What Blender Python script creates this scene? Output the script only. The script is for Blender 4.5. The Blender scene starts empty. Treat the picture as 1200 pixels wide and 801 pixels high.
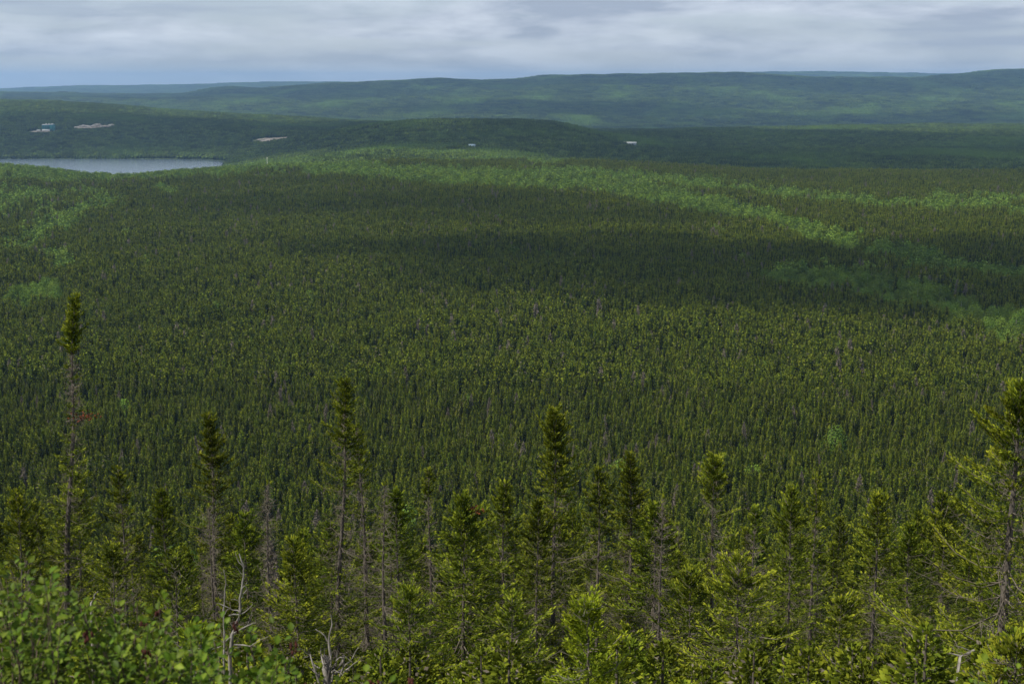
import bpy, math, random
import numpy as np
from mathutils import Vector, Matrix

PI = math.pi
rng = np.random.default_rng(7)
random.seed(7)
S = bpy.context.scene

# ------------------------------------------------------------------ camera
F_PX = 1648.0                        # focal length in pixels of the 1200 wide photograph
PITCH = math.radians(10.43)
cam_d = bpy.data.cameras.new('camera')
cam = bpy.data.objects.new('camera', cam_d)
S.collection.objects.link(cam)
cam.location = (0, 0, 0)
cam.rotation_euler = (PI / 2 - PITCH, 0, 0)
cam_d.sensor_width = 36
cam_d.lens = 36 * F_PX / 1200
cam_d.clip_start = 0.1
cam_d.clip_end = 60000
cam_d.dof.use_dof = True
cam_d.dof.focus_distance = 120
cam_d.dof.aperture_fstop = 6.3
S.camera = cam

# ------------------------------------------------------------------ sun, sky, exposure
SUN_EL = math.radians(50)
SUN_AZ = math.radians(-118)          # from +Y towards +X: left of and slightly behind the camera
SUN = Vector((math.sin(SUN_AZ) * math.cos(SUN_EL), math.cos(SUN_AZ) * math.cos(SUN_EL), math.sin(SUN_EL)))
sd = bpy.data.lights.new('sun', 'SUN')
sd.energy = 5.0
sd.angle = math.radians(0.5)
sd.color = (1.0, 0.93, 0.80)
sun = bpy.data.objects.new('sun', sd)
S.collection.objects.link(sun)
sun.rotation_euler = SUN.to_track_quat('Z', 'Y').to_euler()

S.view_settings.view_transform = 'Standard'
S.view_settings.look = 'None'
S.view_settings.exposure = 0.42
S.view_settings.gamma = 1
S.cycles.max_bounces = 5
S.cycles.diffuse_bounces = 2
S.cycles.glossy_bounces = 2
S.cycles.transmission_bounces = 3
S.cycles.transparent_max_bounces = 12
S.cycles.volume_bounces = 0
S.cycles.use_denoising = True
S.cycles.denoising_input_passes = 'RGB_ALBEDO_NORMAL'
S.cycles.denoising_prefilter = 'ACCURATE'

W = bpy.data.worlds.new('World')
S.world = W
W.use_nodes = True
nt = W.node_tree
for n in list(nt.nodes):
    nt.nodes.remove(n)


def N(tree, t, **kw):
    n = tree.nodes.new(t)
    for k, v in kw.items():
        if k == 'inp':
            for a, b in v.items():
                n.inputs[a].default_value = b
        else:
            setattr(n, k, v)
    return n


sky = N(nt, 'ShaderNodeTexSky', sky_type='NISHITA', sun_disc=False, sun_elevation=SUN_EL, sun_rotation=SUN_AZ,
        altitude=150, air_density=1.0, dust_density=0.6, ozone_density=1.5)
tc = N(nt, 'ShaderNodeTexCoord')
mp = N(nt, 'ShaderNodeMapping', inp={'Scale': (7, 7, 75), 'Location': (1.7, 0.4, 0.2)})
nz = N(nt, 'ShaderNodeTexNoise', inp={'Scale': 1.0, 'Detail': 6, 'Roughness': 0.5, 'Distortion': 0.1})
rp = N(nt, 'ShaderNodeValToRGB')
rp.color_ramp.elements[0].position = 0.36
rp.color_ramp.elements[0].color = (0, 0, 0, 1)
rp.color_ramp.elements[1].position = 0.68
rp.color_ramp.elements[1].color = (1, 1, 1, 1)
mp2 = N(nt, 'ShaderNodeMapping', inp={'Scale': (13, 13, 62), 'Location': (0.3, 2.4, 1.2)})
nz2 = N(nt, 'ShaderNodeTexNoise', inp={'Scale': .8, 'Detail': 7, 'Roughness': 0.55, 'Distortion': 0.15})
# cloud colour: grey to pale
cc = N(nt, 'ShaderNodeValToRGB')
cc.color_ramp.elements[0].position = 0.40
cc.color_ramp.elements[0].color = (5.2, 6.1, 7.6, 1)
cc.color_ramp.elements[1].position = 0.62
cc.color_ramp.elements[1].color = (9.0, 9.9, 11.2, 1)
# cover grows with height above the horizon
sep = N(nt, 'ShaderNodeSeparateXYZ')
mr = N(nt, 'ShaderNodeMapRange', interpolation_type='SMOOTHSTEP', inp={'From Min': -0.005, 'From Max': 0.05, 'To Min': 0.6, 'To Max': 1.05})
ml = N(nt, 'ShaderNodeMath', operation='MULTIPLY', use_clamp=True)
ad = N(nt, 'ShaderNodeMath', operation='ADD', use_clamp=True)
mx = N(nt, 'ShaderNodeMix', data_type='RGBA')
bg = N(nt, 'ShaderNodeBackground', inp={'Strength': 0.06})
out = N(nt, 'ShaderNodeOutputWorld')
L = nt.links.new
L(tc.outputs['Generated'], mp.inputs[0]); L(tc.outputs['Generated'], mp2.inputs[0]); L(tc.outputs['Generated'], sep.inputs[0])
L(mp.outputs[0], nz.inputs['Vector']); L(mp2.outputs[0], nz2.inputs['Vector'])
L(nz.outputs[0], rp.inputs[0]); L(nz2.outputs[0], cc.inputs[0])
L(sep.outputs[2], mr.inputs['Value'])
L(rp.outputs[0], ad.inputs[0]); ad.inputs[1].default_value = 0.25
L(ad.outputs[0], ml.inputs[0]); L(mr.outputs[0], ml.inputs[1])
L(ml.outputs[0], mx.inputs[0]); tint = N(nt, 'ShaderNodeMix', data_type='RGBA'); tint.inputs[0].default_value = .6; tint.inputs[7].default_value = (8.4, 9.8, 11.6, 1)
L(sky.outputs[0], tint.inputs[6]); L(tint.outputs[2], mx.inputs[6]); L(cc.outputs[0], mx.inputs[7])
L(mx.outputs[2], bg.inputs[0]); L(bg.outputs[0], out.inputs[0])


# ------------------------------------------------------------------ helpers
def dep(v):                          # tangent of the angle below the horizon of photo row v
    return math.tan(PITCH + math.atan((v - 400.5) / F_PX))


def s_of(u, v):                      # x / y of photo column u, row v
    a = (v - 400.5) / F_PX           # ray = fwd + a*down + b*right
    b = (u - 600) / F_PX
    return b / (math.cos(PITCH) - a * math.sin(PITCH))


def project(x, y, z):
    d = y * math.cos(PITCH) - z * math.sin(PITCH)
    up = y * math.sin(PITCH) + z * math.cos(PITCH)
    return 600 + F_PX * x / d, 400.5 - F_PX * up / d


_G = rng.random((257, 257))


def vnoise(x, y, seed=0):
    x = np.asarray(x, float) + seed * 37.3
    y = np.asarray(y, float) + seed * 91.7
    xi = np.floor(x).astype(int); yi = np.floor(y).astype(int)
    fx = x - xi; fy = y - yi
    fx = fx * fx * (3 - 2 * fx); fy = fy * fy * (3 - 2 * fy)
    a = _G[xi % 256, yi % 256]; b = _G[(xi + 1) % 256, yi % 256]
    c = _G[xi % 256, (yi + 1) % 256]; d = _G[(xi + 1) % 256, (yi + 1) % 256]
    return (a * (1 - fx) + b * fx) * (1 - fy) + (c * (1 - fx) + d * fx) * fy


def fbm(x, y, seed=0, octs=4):
    t = 0; amp = 1; tot = 0
    for k in range(octs):
        t = t + amp * (vnoise(x * 2 ** k, y * 2 ** k, seed + k) - 0.5)
        tot += amp; amp *= 0.5
    return t / tot * 2


# ------------------------------------------------------------------ terrain heights
U = np.array([-500, 0, 130, 210, 262, 300, 380, 450, 520, 600, 650, 700, 760, 850, 950, 1050, 1120, 1200, 1700], float)


def row(vals):
    a = np.array(vals, float).reshape(-1, 2)
    return np.interp(U, a[:, 0], a[:, 1])


def zrow(D, vals, canopy=8):
    return np.array([-D * dep(v) - canopy for v in row(vals)])


KD = [300, 650, 1050, 1450, 1900, 2200, 2450, 2800, 2920, 3400, 4500, 5600, 7200, 9500, 11500, 15000, 20000, 26000]
KZ = [
    row([-500, -95, 600, -97, 1700, -97]),
    row([-500, -97, 600, -101, 1700, -102]),
    row([-500, -96, 600, -100, 1700, -102]),
    row([-500, -93, 0, -95.5, 80, -101, 130, -104, 230, -101, 300, -98, 600, -97, 900, -101, 1700, -108]),
    row([-500, -122, 0, -125, 80, -132, 130, -137, 230, -124, 300, -116, 450, -103, 650, -108, 900, -122, 1700, -128]),
    row([-500, -150, 230, -150, 300, -128, 450, -104, 600, -108, 700, -124, 1700, -128]),
    row([-500, -166, 170, -164, 225, -156, 262, -151, 275, -146, 300, -136, 450, -108, 520, -104, 650, -106, 760, -126, 1700, -130]),
    row([-500, -166, 150, -164, 225, -157, 262, -152.5, 280, -145, 300, -141, 300, -143, 345, -135, 390, -103, 450, -88, 500, -83, 540, -80, 590, -83, 625, -83, 660, -92, 700, -108, 740, -124, 850, -134, 1700, -134]),
    row([-500, -149, 210, -149, 262, -148, 300, -138, 300, -140, 345, -132, 390, -101, 450, -86, 500, -83, 540, -79, 590, -82, 625, -81, 660, -90, 700, -108, 740, -126, 850, -138, 1700, -136]),
    zrow(3400, [-500, 148, 0, 149, 130, 149, 210, 151, 300, 154, 380, 156, 450, 150, 520, 147, 600, 147, 700, 160, 850, 162, 1700, 160], 0),
    zrow(4500, [-500, 110, 0, 115, 130, 121, 210, 129, 300, 134, 380, 137, 450, 140, 520, 143, 650, 147, 700, 151, 760, 151, 900, 148, 1050, 145.5, 1200, 144, 1700, 140]),
    row([-500, -165, 600, -195, 1700, -185]),
    zrow(7200, [-500, 114, 0, 116, 210, 122, 262, 122, 450, 124, 600, 125, 850, 124, 1050, 122, 1200, 118, 1700, 112]),
    zrow(9500, [-500, 108, 0, 110, 130, 111, 195, 115, 240, 105.5, 262, 104, 300, 105.5, 380, 99.5, 450, 95.5, 520, 94, 600, 92.5, 650, 88.5, 700, 87, 760, 87.5, 850, 87.5, 950, 91.5, 1050, 92, 1120, 87.5, 1200, 81.5, 1700, 76]),
    row([-500, -150, 1700, -150]),
    zrow(15000, [-500, 104, 0, 103.5, 130, 99.5, 210, 98.5, 300, 96.5, 380, 96, 450, 97, 600, 95, 850, 85.5, 950, 84.5, 1050, 85.5, 1120, 87, 1200, 88, 1700, 90]),
    row([-500, -200, 1700, -200]),
    row([-500, -200, 1700, -200]),
]
KD = np.array(KD, float)
KZ = np.array(KZ)
NEAR = np.array([(0, -1.65), (3, -2.15), (6, -3.2), (12, -6.0), (18, -9.3), (25, -12.6), (35, -17), (50, -22.5), (65, -29), (80, -36.5),
                 (120, -57), (160, -72), (210, -85), (260, -93), (300, -96.2)], float)


def pchip(xk, yk, xq):               # yk (n, m) -> (len(xq), m)
    h = np.diff(xk)[:, None]
    dl = np.diff(yk, axis=0) / h
    m = np.zeros_like(yk)
    a, b = dl[:-1], dl[1:]
    same = (a * b) > 0
    w1 = 2 * h[1:] + h[:-1]; w2 = h[1:] + 2 * h[:-1]
    with np.errstate(divide='ignore', invalid='ignore'):
        hm = (w1 + w2) / (w1 / a + w2 / b)
    m[1:-1] = np.where(same, hm, 0)
    m[0] = dl[0]; m[-1] = dl[-1]
    i = np.clip(np.searchsorted(xk, xq) - 1, 0, len(xk) - 2)
    t = ((xq - xk[i]) / (xk[i + 1] - xk[i]))[:, None]
    hh = (xk[i + 1] - xk[i])[:, None]
    return ((2 * t**3 - 3 * t**2 + 1) * yk[i] + (t**3 - 2 * t**2 + t) * hh * m[i]
            + (-2 * t**3 + 3 * t**2) * yk[i + 1] + (t**3 - t**2) * hh * m[i + 1])


ALL_D = np.concatenate([NEAR[:-1, 0], KD])
ALL_Z = np.concatenate([np.repeat(NEAR[:-1, 1:2], len(U), 1), KZ])
LD = np.concatenate([np.linspace(0, 40, 81)[:-1], np.exp(np.linspace(math.log(40), math.log(26000), 900))])
TAB = pchip(ALL_D, ALL_Z, LD)                         # (D, U)
UF = np.linspace(-500, 1700, 221)
TAB = pchip(U, TAB.T.copy(), UF).T                    # (D, UF)


def ground(x, y):
    x = np.asarray(x, float); y = np.asarray(y, float)
    az = np.clip(np.arctan2(x, y), -0.56, 0.56)
    r = np.hypot(x, y)
    D = r * np.cos(az)
    u = 600 + F_PX * np.tan(az) / math.cos(PITCH)
    fu = np.clip((u - UF[0]) / (UF[1] - UF[0]), 0, len(UF) - 1.001)
    iu = fu.astype(int); fu = fu - iu
    j = np.clip(np.searchsorted(LD, D) - 1, 0, len(LD) - 2)
    fd = np.clip((D - LD[j]) / (LD[j + 1] - LD[j]), 0, 1)
    z = ((TAB[j, iu] * (1 - fu) + TAB[j, iu + 1] * fu) * (1 - fd) + (TAB[j + 1, iu] * (1 - fu) + TAB[j + 1, iu + 1] * fu) * fd)
    amp = np.interp(r, [0, 8, 40, 200, 500, 1400, 2300, 2950, 3600, 6000, 9000, 20000], [0, .1, .5, 1.2, 3, 2.5, .6, .6, 5, 13, 15, 15])
    amp = amp + np.where((r > 1500) & (r < 3600), 4.0, 0) * np.clip((u - 330) / 120, 0, 1) * np.clip((r - 1500) / 400, 0, 1) * np.clip((3600 - r) / 300, 0, 1)
    wl = 260.0
    z = z + amp * fbm(x / wl, y / wl, 3, 4)
    a2 = np.interp(r, [0, 3000, 5000, 9000], [0, 0, 9, 26])
    z = z + a2 * (fbm(x / 1500, y / 1100, 11, 4)) + np.interp(r, [0, 5200, 6500, 9200, 9800], [0, 0, 22, 22, 0]) * fbm(x / 620, y / 900, 17, 3)
    z = z + np.interp(r, [0, 20, 100], [0, .15, .5]) * fbm(x / 9, y / 9, 21, 2)
    return z


LAKE_Z = -153.0
C = S.collection


def tag(o, label=None, cat=None, group=None, kind=None):
    if label: o['label'] = label
    if cat: o['category'] = cat
    if group: o['group'] = group
    if kind: o['kind'] = kind
    return o


def mesh_from(name, V, Fc, mats=(), attrs=None, smooth=False, matidx=None):
    """V (n,3), Fc list of arrays each (m,k)"""
    V = np.asarray(V, np.float32)
    if isinstance(Fc, np.ndarray): Fc = [Fc]
    me = bpy.data.meshes.new(name)
    nl = sum(f.size for f in Fc); nf = sum(len(f) for f in Fc)
    me.vertices.add(len(V)); me.loops.add(nl); me.polygons.add(nf)
    me.vertices.foreach_set('co', V.ravel())
    me.loops.foreach_set('vertex_index', np.concatenate([f.ravel() for f in Fc]).astype(np.int32))
    st = []; c = 0
    for f in Fc:
        st.append(np.arange(len(f)) * f.shape[1] + c); c += f.size
    me.polygons.foreach_set('loop_start', np.concatenate(st).astype(np.int32))
    if matidx is not None: me.polygons.foreach_set('material_index', np.asarray(matidx, np.int32))
    me.update(calc_edges=True)
    if smooth: me.polygons.foreach_set('use_smooth', np.ones(nf, bool))
    for m in mats: me.materials.append(m)
    for k, v in (attrs or {}).items():
        a = me.attributes.new(k, 'FLOAT', 'POINT'); a.data.foreach_set('value', np.asarray(v, np.float32))
    me.validate()
    return me


def link(name, me, parent=None, loc=None):
    o = bpy.data.objects.new(name, me); C.objects.link(o)
    if parent: o.parent = parent
    if loc is not None: o.location = loc
    return o


def empty(name, loc):
    o = bpy.data.objects.new(name, None); C.objects.link(o); o.location = loc
    o.empty_display_size = 0.3
    return o


# ------------------------------------------------------------------ materials
def mat(name):
    m = bpy.data.materials.new(name); m.use_nodes = True
    t = m.node_tree
    for n in list(t.nodes): t.nodes.remove(n)
    return m, t


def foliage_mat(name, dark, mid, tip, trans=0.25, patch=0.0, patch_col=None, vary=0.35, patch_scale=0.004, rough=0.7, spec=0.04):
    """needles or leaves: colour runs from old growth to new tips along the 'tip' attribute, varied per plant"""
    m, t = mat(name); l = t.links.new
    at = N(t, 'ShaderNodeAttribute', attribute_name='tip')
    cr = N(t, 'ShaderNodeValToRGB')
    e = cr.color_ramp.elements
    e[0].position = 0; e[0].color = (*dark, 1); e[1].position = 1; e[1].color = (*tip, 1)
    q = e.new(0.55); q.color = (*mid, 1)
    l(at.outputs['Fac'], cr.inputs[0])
    oi = N(t, 'ShaderNodeObjectInfo')
    hs = N(t, 'ShaderNodeHueSaturation')
    a = N(t, 'ShaderNodeMapRange', inp={'To Min': 1 - vary, 'To Max': 1 + vary})
    l(oi.outputs['Random'], a.inputs['Value']); l(a.outputs[0], hs.inputs['Value'])
    b = N(t, 'ShaderNodeMath', operation='MULTIPLY', inp={1: 7.31})
    fr = N(t, 'ShaderNodeMath', operation='FRACT')
    hh = N(t, 'ShaderNodeMapRange', inp={'To Min': 0.484, 'To Max': 0.502})
    l(oi.outputs['Random'], b.inputs[0]); l(b.outputs[0], fr.inputs[0]); l(fr.outputs[0], hh.inputs['Value']); l(hh.outputs[0], hs.inputs['Hue'])
    l(cr.outputs[0], hs.inputs['Color'])
    col = hs.outputs[0]
    if patch_col:
        ge = N(t, 'ShaderNodeNewGeometry')
        mpg = N(t, 'ShaderNodeMapping', inp={'Scale': (1, .45, .5)})
        no = N(t, 'ShaderNodeTexNoise', inp={'Scale': patch_scale, 'Detail': 5, 'Roughness': 0.62})
        pr = N(t, 'ShaderNodeValToRGB')
        pr.color_ramp.elements[0].position = 0.50; pr.color_ramp.elements[0].color = (0, 0, 0, 1)
        pr.color_ramp.elements[1].position = 0.66; pr.color_ramp.elements[1].color = (patch, patch, patch, 1)
        l(ge.outputs['Position'], mpg.inputs[0]); l(mpg.outputs[0], no.inputs['Vector']); l(no.outputs[0], pr.inputs[0])
        mxx = N(t, 'ShaderNodeMix', data_type='RGBA'); mxx.inputs[7].default_value = (*patch_col, 1)
        l(pr.outputs[0], mxx.inputs[0]); l(col, mxx.inputs[6]); col = mxx.outputs[2]
    pb = N(t, 'ShaderNodeBsdfPrincipled', inp={'Roughness': rough, 'Specular IOR Level': spec})
    l(col, pb.inputs['Base Color'])
    o = N(t, 'ShaderNodeOutputMaterial')
    if trans > 0:
        tr = N(t, 'ShaderNodeBsdfTranslucent'); ms = N(t, 'ShaderNodeMixShader', inp={0: trans})
        l(col, tr.inputs[0]); l(pb.outputs[0], ms.inputs[1]); l(tr.outputs[0], ms.inputs[2]); l(ms.outputs[0], o.inputs[0])
    else:
        l(pb.outputs[0], o.inputs[0])
    return m


def rough_mat(name, c1, c2, scale=8, detail=6, bump=0.3, rough=0.9, dist=0.02, p0=.35, p1=.65, stretch=(1, 1, 1)):
    m, t = mat(name); l = t.links.new
    co = N(t, 'ShaderNodeTexCoord'); mpp = N(t, 'ShaderNodeMapping', inp={'Scale': stretch})
    no = N(t, 'ShaderNodeTexNoise', inp={'Scale': scale, 'Detail': detail, 'Roughness': .6})
    cr = N(t, 'ShaderNodeValToRGB'); e = cr.color_ramp.elements
    e[0].position = p0; e[0].color = (*c1, 1); e[1].position = p1; e[1].color = (*c2, 1)
    pb = N(t, 'ShaderNodeBsdfPrincipled', inp={'Roughness': rough, 'Specular IOR Level': .2})
    bm_ = N(t, 'ShaderNodeBump', inp={'Strength': bump, 'Distance': dist}); o = N(t, 'ShaderNodeOutputMaterial')
    l(co.outputs['Object'], mpp.inputs[0]); l(mpp.outputs[0], no.inputs['Vector']); l(no.outputs[0], cr.inputs[0]); l(cr.outputs[0], pb.inputs[0])
    l(no.outputs[0], bm_.inputs['Height']); l(bm_.outputs[0], pb.inputs['Normal']); l(pb.outputs[0], o.inputs[0])
    return m


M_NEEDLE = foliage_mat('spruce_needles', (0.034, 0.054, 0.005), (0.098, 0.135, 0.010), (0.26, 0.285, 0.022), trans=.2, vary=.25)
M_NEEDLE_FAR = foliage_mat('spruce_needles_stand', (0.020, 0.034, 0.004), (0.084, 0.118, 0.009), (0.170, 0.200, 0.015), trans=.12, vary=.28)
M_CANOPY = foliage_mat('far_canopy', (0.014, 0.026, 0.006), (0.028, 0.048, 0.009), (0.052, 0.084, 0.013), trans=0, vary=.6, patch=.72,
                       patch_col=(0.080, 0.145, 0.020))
M_FIR = foliage_mat('fir_needles', (0.05, 0.085, 0.006), (0.13, 0.185, 0.010), (0.30, 0.36, 0.024), trans=.25, vary=.1)
M_LEAF = foliage_mat('broad_leaves', (0.046, 0.088, 0.011), (0.092, 0.155, 0.020), (0.15, 0.225, 0.032), trans=.14, vary=.34)
M_BUSH = foliage_mat('bush_leaves', (0.022, 0.052, 0.005), (0.064, 0.120, 0.009), (0.150, 0.215, 0.020), trans=.35, vary=.35, rough=.5, spec=.12)
M_BARK = rough_mat('spruce_bark', (0.035, 0.029, 0.025), (0.12, 0.105, 0.09), 14, bump=.8, stretch=(1, 1, .35))
M_DEAD = rough_mat('dead_twigs', (0.075, 0.064, 0.050), (0.18, 0.155, 0.125), 3, bump=.2)
M_SILVER = rough_mat('weathered_wood', (0.09, 0.082, 0.074), (0.27, 0.255, 0.235), 16, bump=.5, stretch=(1, 1, .3))
M_RUST = rough_mat('rust_needles', (0.16, 0.05, 0.02), (0.26, 0.085, 0.035), 5, bump=.2)
M_STEM = rough_mat('bush_stems', (0.05, 0.035, 0.028), (0.12, 0.09, 0.075), 30, bump=.2)
M_FRUIT = rough_mat('dark_red_catkins', (0.035, 0.010, 0.008), (0.075, 0.022, 0.016), 60, bump=.4)
M_LEAFBARK = rough_mat('birch_bark', (0.25, 0.23, 0.2), (0.55, 0.52, 0.48), 6, bump=.2)


def ground_mat():
    m, t = mat('forest_floor'); l = t.links.new
    ge = N(t, 'ShaderNodeNewGeometry')
    n1 = N(t, 'ShaderNodeTexNoise', inp={'Scale': .006, 'Detail': 8, 'Roughness': .65})
    n2 = N(t, 'ShaderNodeTexNoise', inp={'Scale': .9, 'Detail': 8, 'Roughness': .7})
    c1 = N(t, 'ShaderNodeValToRGB'); e = c1.color_ramp.elements
    e[0].position = .40; e[0].color = (.022, .034, .013, 1); e[1].position = .68; e[1].color = (.060, .090, .026, 1)
    c2 = N(t, 'ShaderNodeValToRGB'); e = c2.color_ramp.elements
    e[0].position = .35; e[0].color = (.028, .030, .014, 1); e[1].position = .7; e[1].color = (.085, .090, .032, 1)
    ln = N(t, 'ShaderNodeVectorMath', operation='LENGTH')
    mrg = N(t, 'ShaderNodeMapRange', inp={'From Min': 300, 'From Max': 1500})
    mm = N(t, 'ShaderNodeMix', data_type='RGBA')
    pb = N(t, 'ShaderNodeBsdfPrincipled', inp={'Roughness': .95, 'Specular IOR Level': .1})
    bp = N(t, 'ShaderNodeBump', inp={'Strength': .6, 'Distance': .3}); o = N(t, 'ShaderNodeOutputMaterial')
    l(ge.outputs['Position'], n1.inputs['Vector']); l(ge.outputs['Position'], n2.inputs['Vector'])
    l(ge.outputs['Position'], ln.inputs[0]); l(ln.outputs['Value'], mrg.inputs['Value'])
    l(n1.outputs[0], c1.inputs[0]); l(n2.outputs[0], c2.inputs[0]); l(mrg.outputs[0], mm.inputs[0]); l(c2.outputs[0], mm.inputs[6]); l(c1.outputs[0], mm.inputs[7])
    l(mm.outputs[2], pb.inputs[0]); l(n2.outputs[0], bp.inputs['Height']); l(bp.outputs[0], pb.inputs['Normal']); l(pb.outputs[0], o.inputs[0])
    return m


# ------------------------------------------------------------------ the ground sheet
az = np.concatenate([np.linspace(-PI, -0.62, 40)[:-1], np.linspace(-0.62, 0.62, 330), np.linspace(0.62, PI, 40)[1:]])
rr = np.concatenate([[0.0], np.linspace(1, 40, 60)[:-1], np.exp(np.linspace(math.log(40), math.log(22000), 330))])
A, R_ = np.meshgrid(az, rr)
gx = R_ * np.sin(A); gy = R_ * np.cos(A); gz = ground(gx, gy)
V = np.stack([gx, gy, gz], -1).reshape(-1, 3)
na, nr = len(az), len(rr)
i, j = np.meshgrid(np.arange(nr - 1), np.arange(na - 1), indexing='ij')
Fq = np.stack([i * na + j, i * na + j + 1, (i + 1) * na + j + 1, (i + 1) * na + j], -1).reshape(-1, 4)
tag(link('ground', mesh_from('ground', V, Fq[:, ::-1].copy(), [ground_mat()], smooth=True)), kind='structure',
    label='wooded ground falling from the lookout to the valley and rising to far hills')

# ------------------------------------------------------------------ the lake
m, t = mat('lake_water'); l = t.links.new
pb = N(t, 'ShaderNodeBsdfPrincipled', inp={'Base Color': (.08, .11, .15, 1), 'Roughness': .12, 'IOR': 1.33, 'Specular IOR Level': .6})
ge = N(t, 'ShaderNodeNewGeometry'); mpp = N(t, 'ShaderNodeMapping', inp={'Scale': (.3, 1, 1)})
no = N(t, 'ShaderNodeTexNoise', inp={'Scale': .5, 'Detail': 5}); bp = N(t, 'ShaderNodeBump', inp={'Strength': .22, 'Distance': .5})
o = N(t, 'ShaderNodeOutputMaterial')
l(ge.outputs['Position'], mpp.inputs[0]); l(mpp.outputs[0], no.inputs['Vector']); l(no.outputs[0], bp.inputs['Height']); l(bp.outputs[0], pb.inputs['Normal']); l(pb.outputs[0], o.inputs[0])
ax = np.array([[-1900, 2150], [-500, 2150], [-420, 2350], [-420, 2940], [-1900, 2990]], float)
lake = link('lake', mesh_from('lake', np.c_[ax, np.full(len(ax), LAKE_Z)], np.arange(len(ax))[None, :], [m]))
tag(lake, 'pale blue grey lake behind the wood on the left', kind='structure')


# ------------------------------------------------------------------ tree builders (numpy)
def basis(d):
    d = d / np.linalg.norm(d, axis=1, keepdims=True)
    ref = np.where(np.abs(d[:, 2:3]) > .95, np.array([[1., 0, 0]]), np.array([[0, 0, 1.]]))
    s = np.cross(d, ref); s /= np.linalg.norm(s, axis=1, keepdims=True)
    u = np.cross(s, d)
    return d, s, u


def sprays(P, Dr, Ln, Wd, tip, g, cross=2, nrm=None):
    """small pointed blades at P along Dr; cross=2 makes two crossed blades"""
    n = len(P)
    d, s, u = basis(Dr)
    if nrm is not None:
        s = np.cross(nrm, d); s /= np.linalg.norm(s, axis=1, keepdims=True) + 1e-9; u = np.cross(s, d)
    Vs, Fs, As = [], [], []
    base = 0
    roll = g.normal(size=n) * (.55 if nrm is None else .15)
    for k in range(cross):
        a = roll + k * PI / cross
        w = s * np.cos(a)[:, None] + u * np.sin(a)[:, None]
        p0 = P
        p1 = P + d * (Ln * .45)[:, None] + w * (Wd * .5)[:, None]
        p2 = P + d * Ln[:, None]
        p3 = P + d * (Ln * .45)[:, None] - w * (Wd * .5)[:, None]
        v = np.stack([p0, p1, p2, p3], 1).reshape(-1, 3)
        f = np.arange(n * 4).reshape(-1, 4) + base
        base += n * 4
        Vs.append(v); Fs.append(f)
        As.append(np.stack([tip * .6, tip * .9, np.minimum(tip * 1.25, 1), tip * .9], 1).ravel())
    return np.concatenate(Vs), np.concatenate(Fs), np.concatenate(As)


def tube(pts, rad, sides=6):
    pts = np.asarray(pts, float); rad = np.asarray(rad, float)
    n = len(pts)
    tg = np.gradient(pts, axis=0)
    d, s, u = basis(tg)
    a = np.arange(sides) / sides * 2 * PI
    ring = pts[:, None] + rad[:, None, None] * (s[:, None] * np.cos(a)[None, :, None] + u[:, None] * np.sin(a)[None, :, None])
    v = ring.reshape(-1, 3)
    i, j = np.meshgrid(np.arange(n - 1), np.arange(sides), indexing='ij')
    j2 = (j + 1) % sides
    f = np.stack([i * sides + j, i * sides + j2, (i + 1) * sides + j2, (i + 1) * sides + j], -1).reshape(-1, 4)
    return v, f


class Bag:
    def __init__(s): s.V = []; s.F = []; s.A = []; s.n = 0

    def add(s, v, f, a=None):
        s.V.append(v); s.F.append(f + s.n); s.n += len(v)
        s.A.append(np.zeros(len(v)) if a is None else a)

    def mesh(s, name, m, smooth=False):
        return mesh_from(name, np.concatenate(s.V), np.concatenate(s.F), [m], {'tip': np.concatenate(s.A)}, smooth)


def join_mats(parts):
    """(bag, material) list -> one mesh with material slots"""
    Vs, Fs, As, Mi, n = [], [], [], [], 0
    mats = []
    for bag, m_ in parts:
        if not bag.n: continue
        v = np.concatenate(bag.V); f = np.concatenate(bag.F); a = np.concatenate(bag.A)
        Vs.append(v); Fs.append(f + n); As.append(a); Mi.append(np.full(len(f), len(mats))); mats.append(m_); n += len(v)
    return mesh_from('tree', np.concatenate(Vs), np.concatenate(Fs), mats, {'tip': np.concatenate(As)}, matidx=np.concatenate(Mi))


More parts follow.
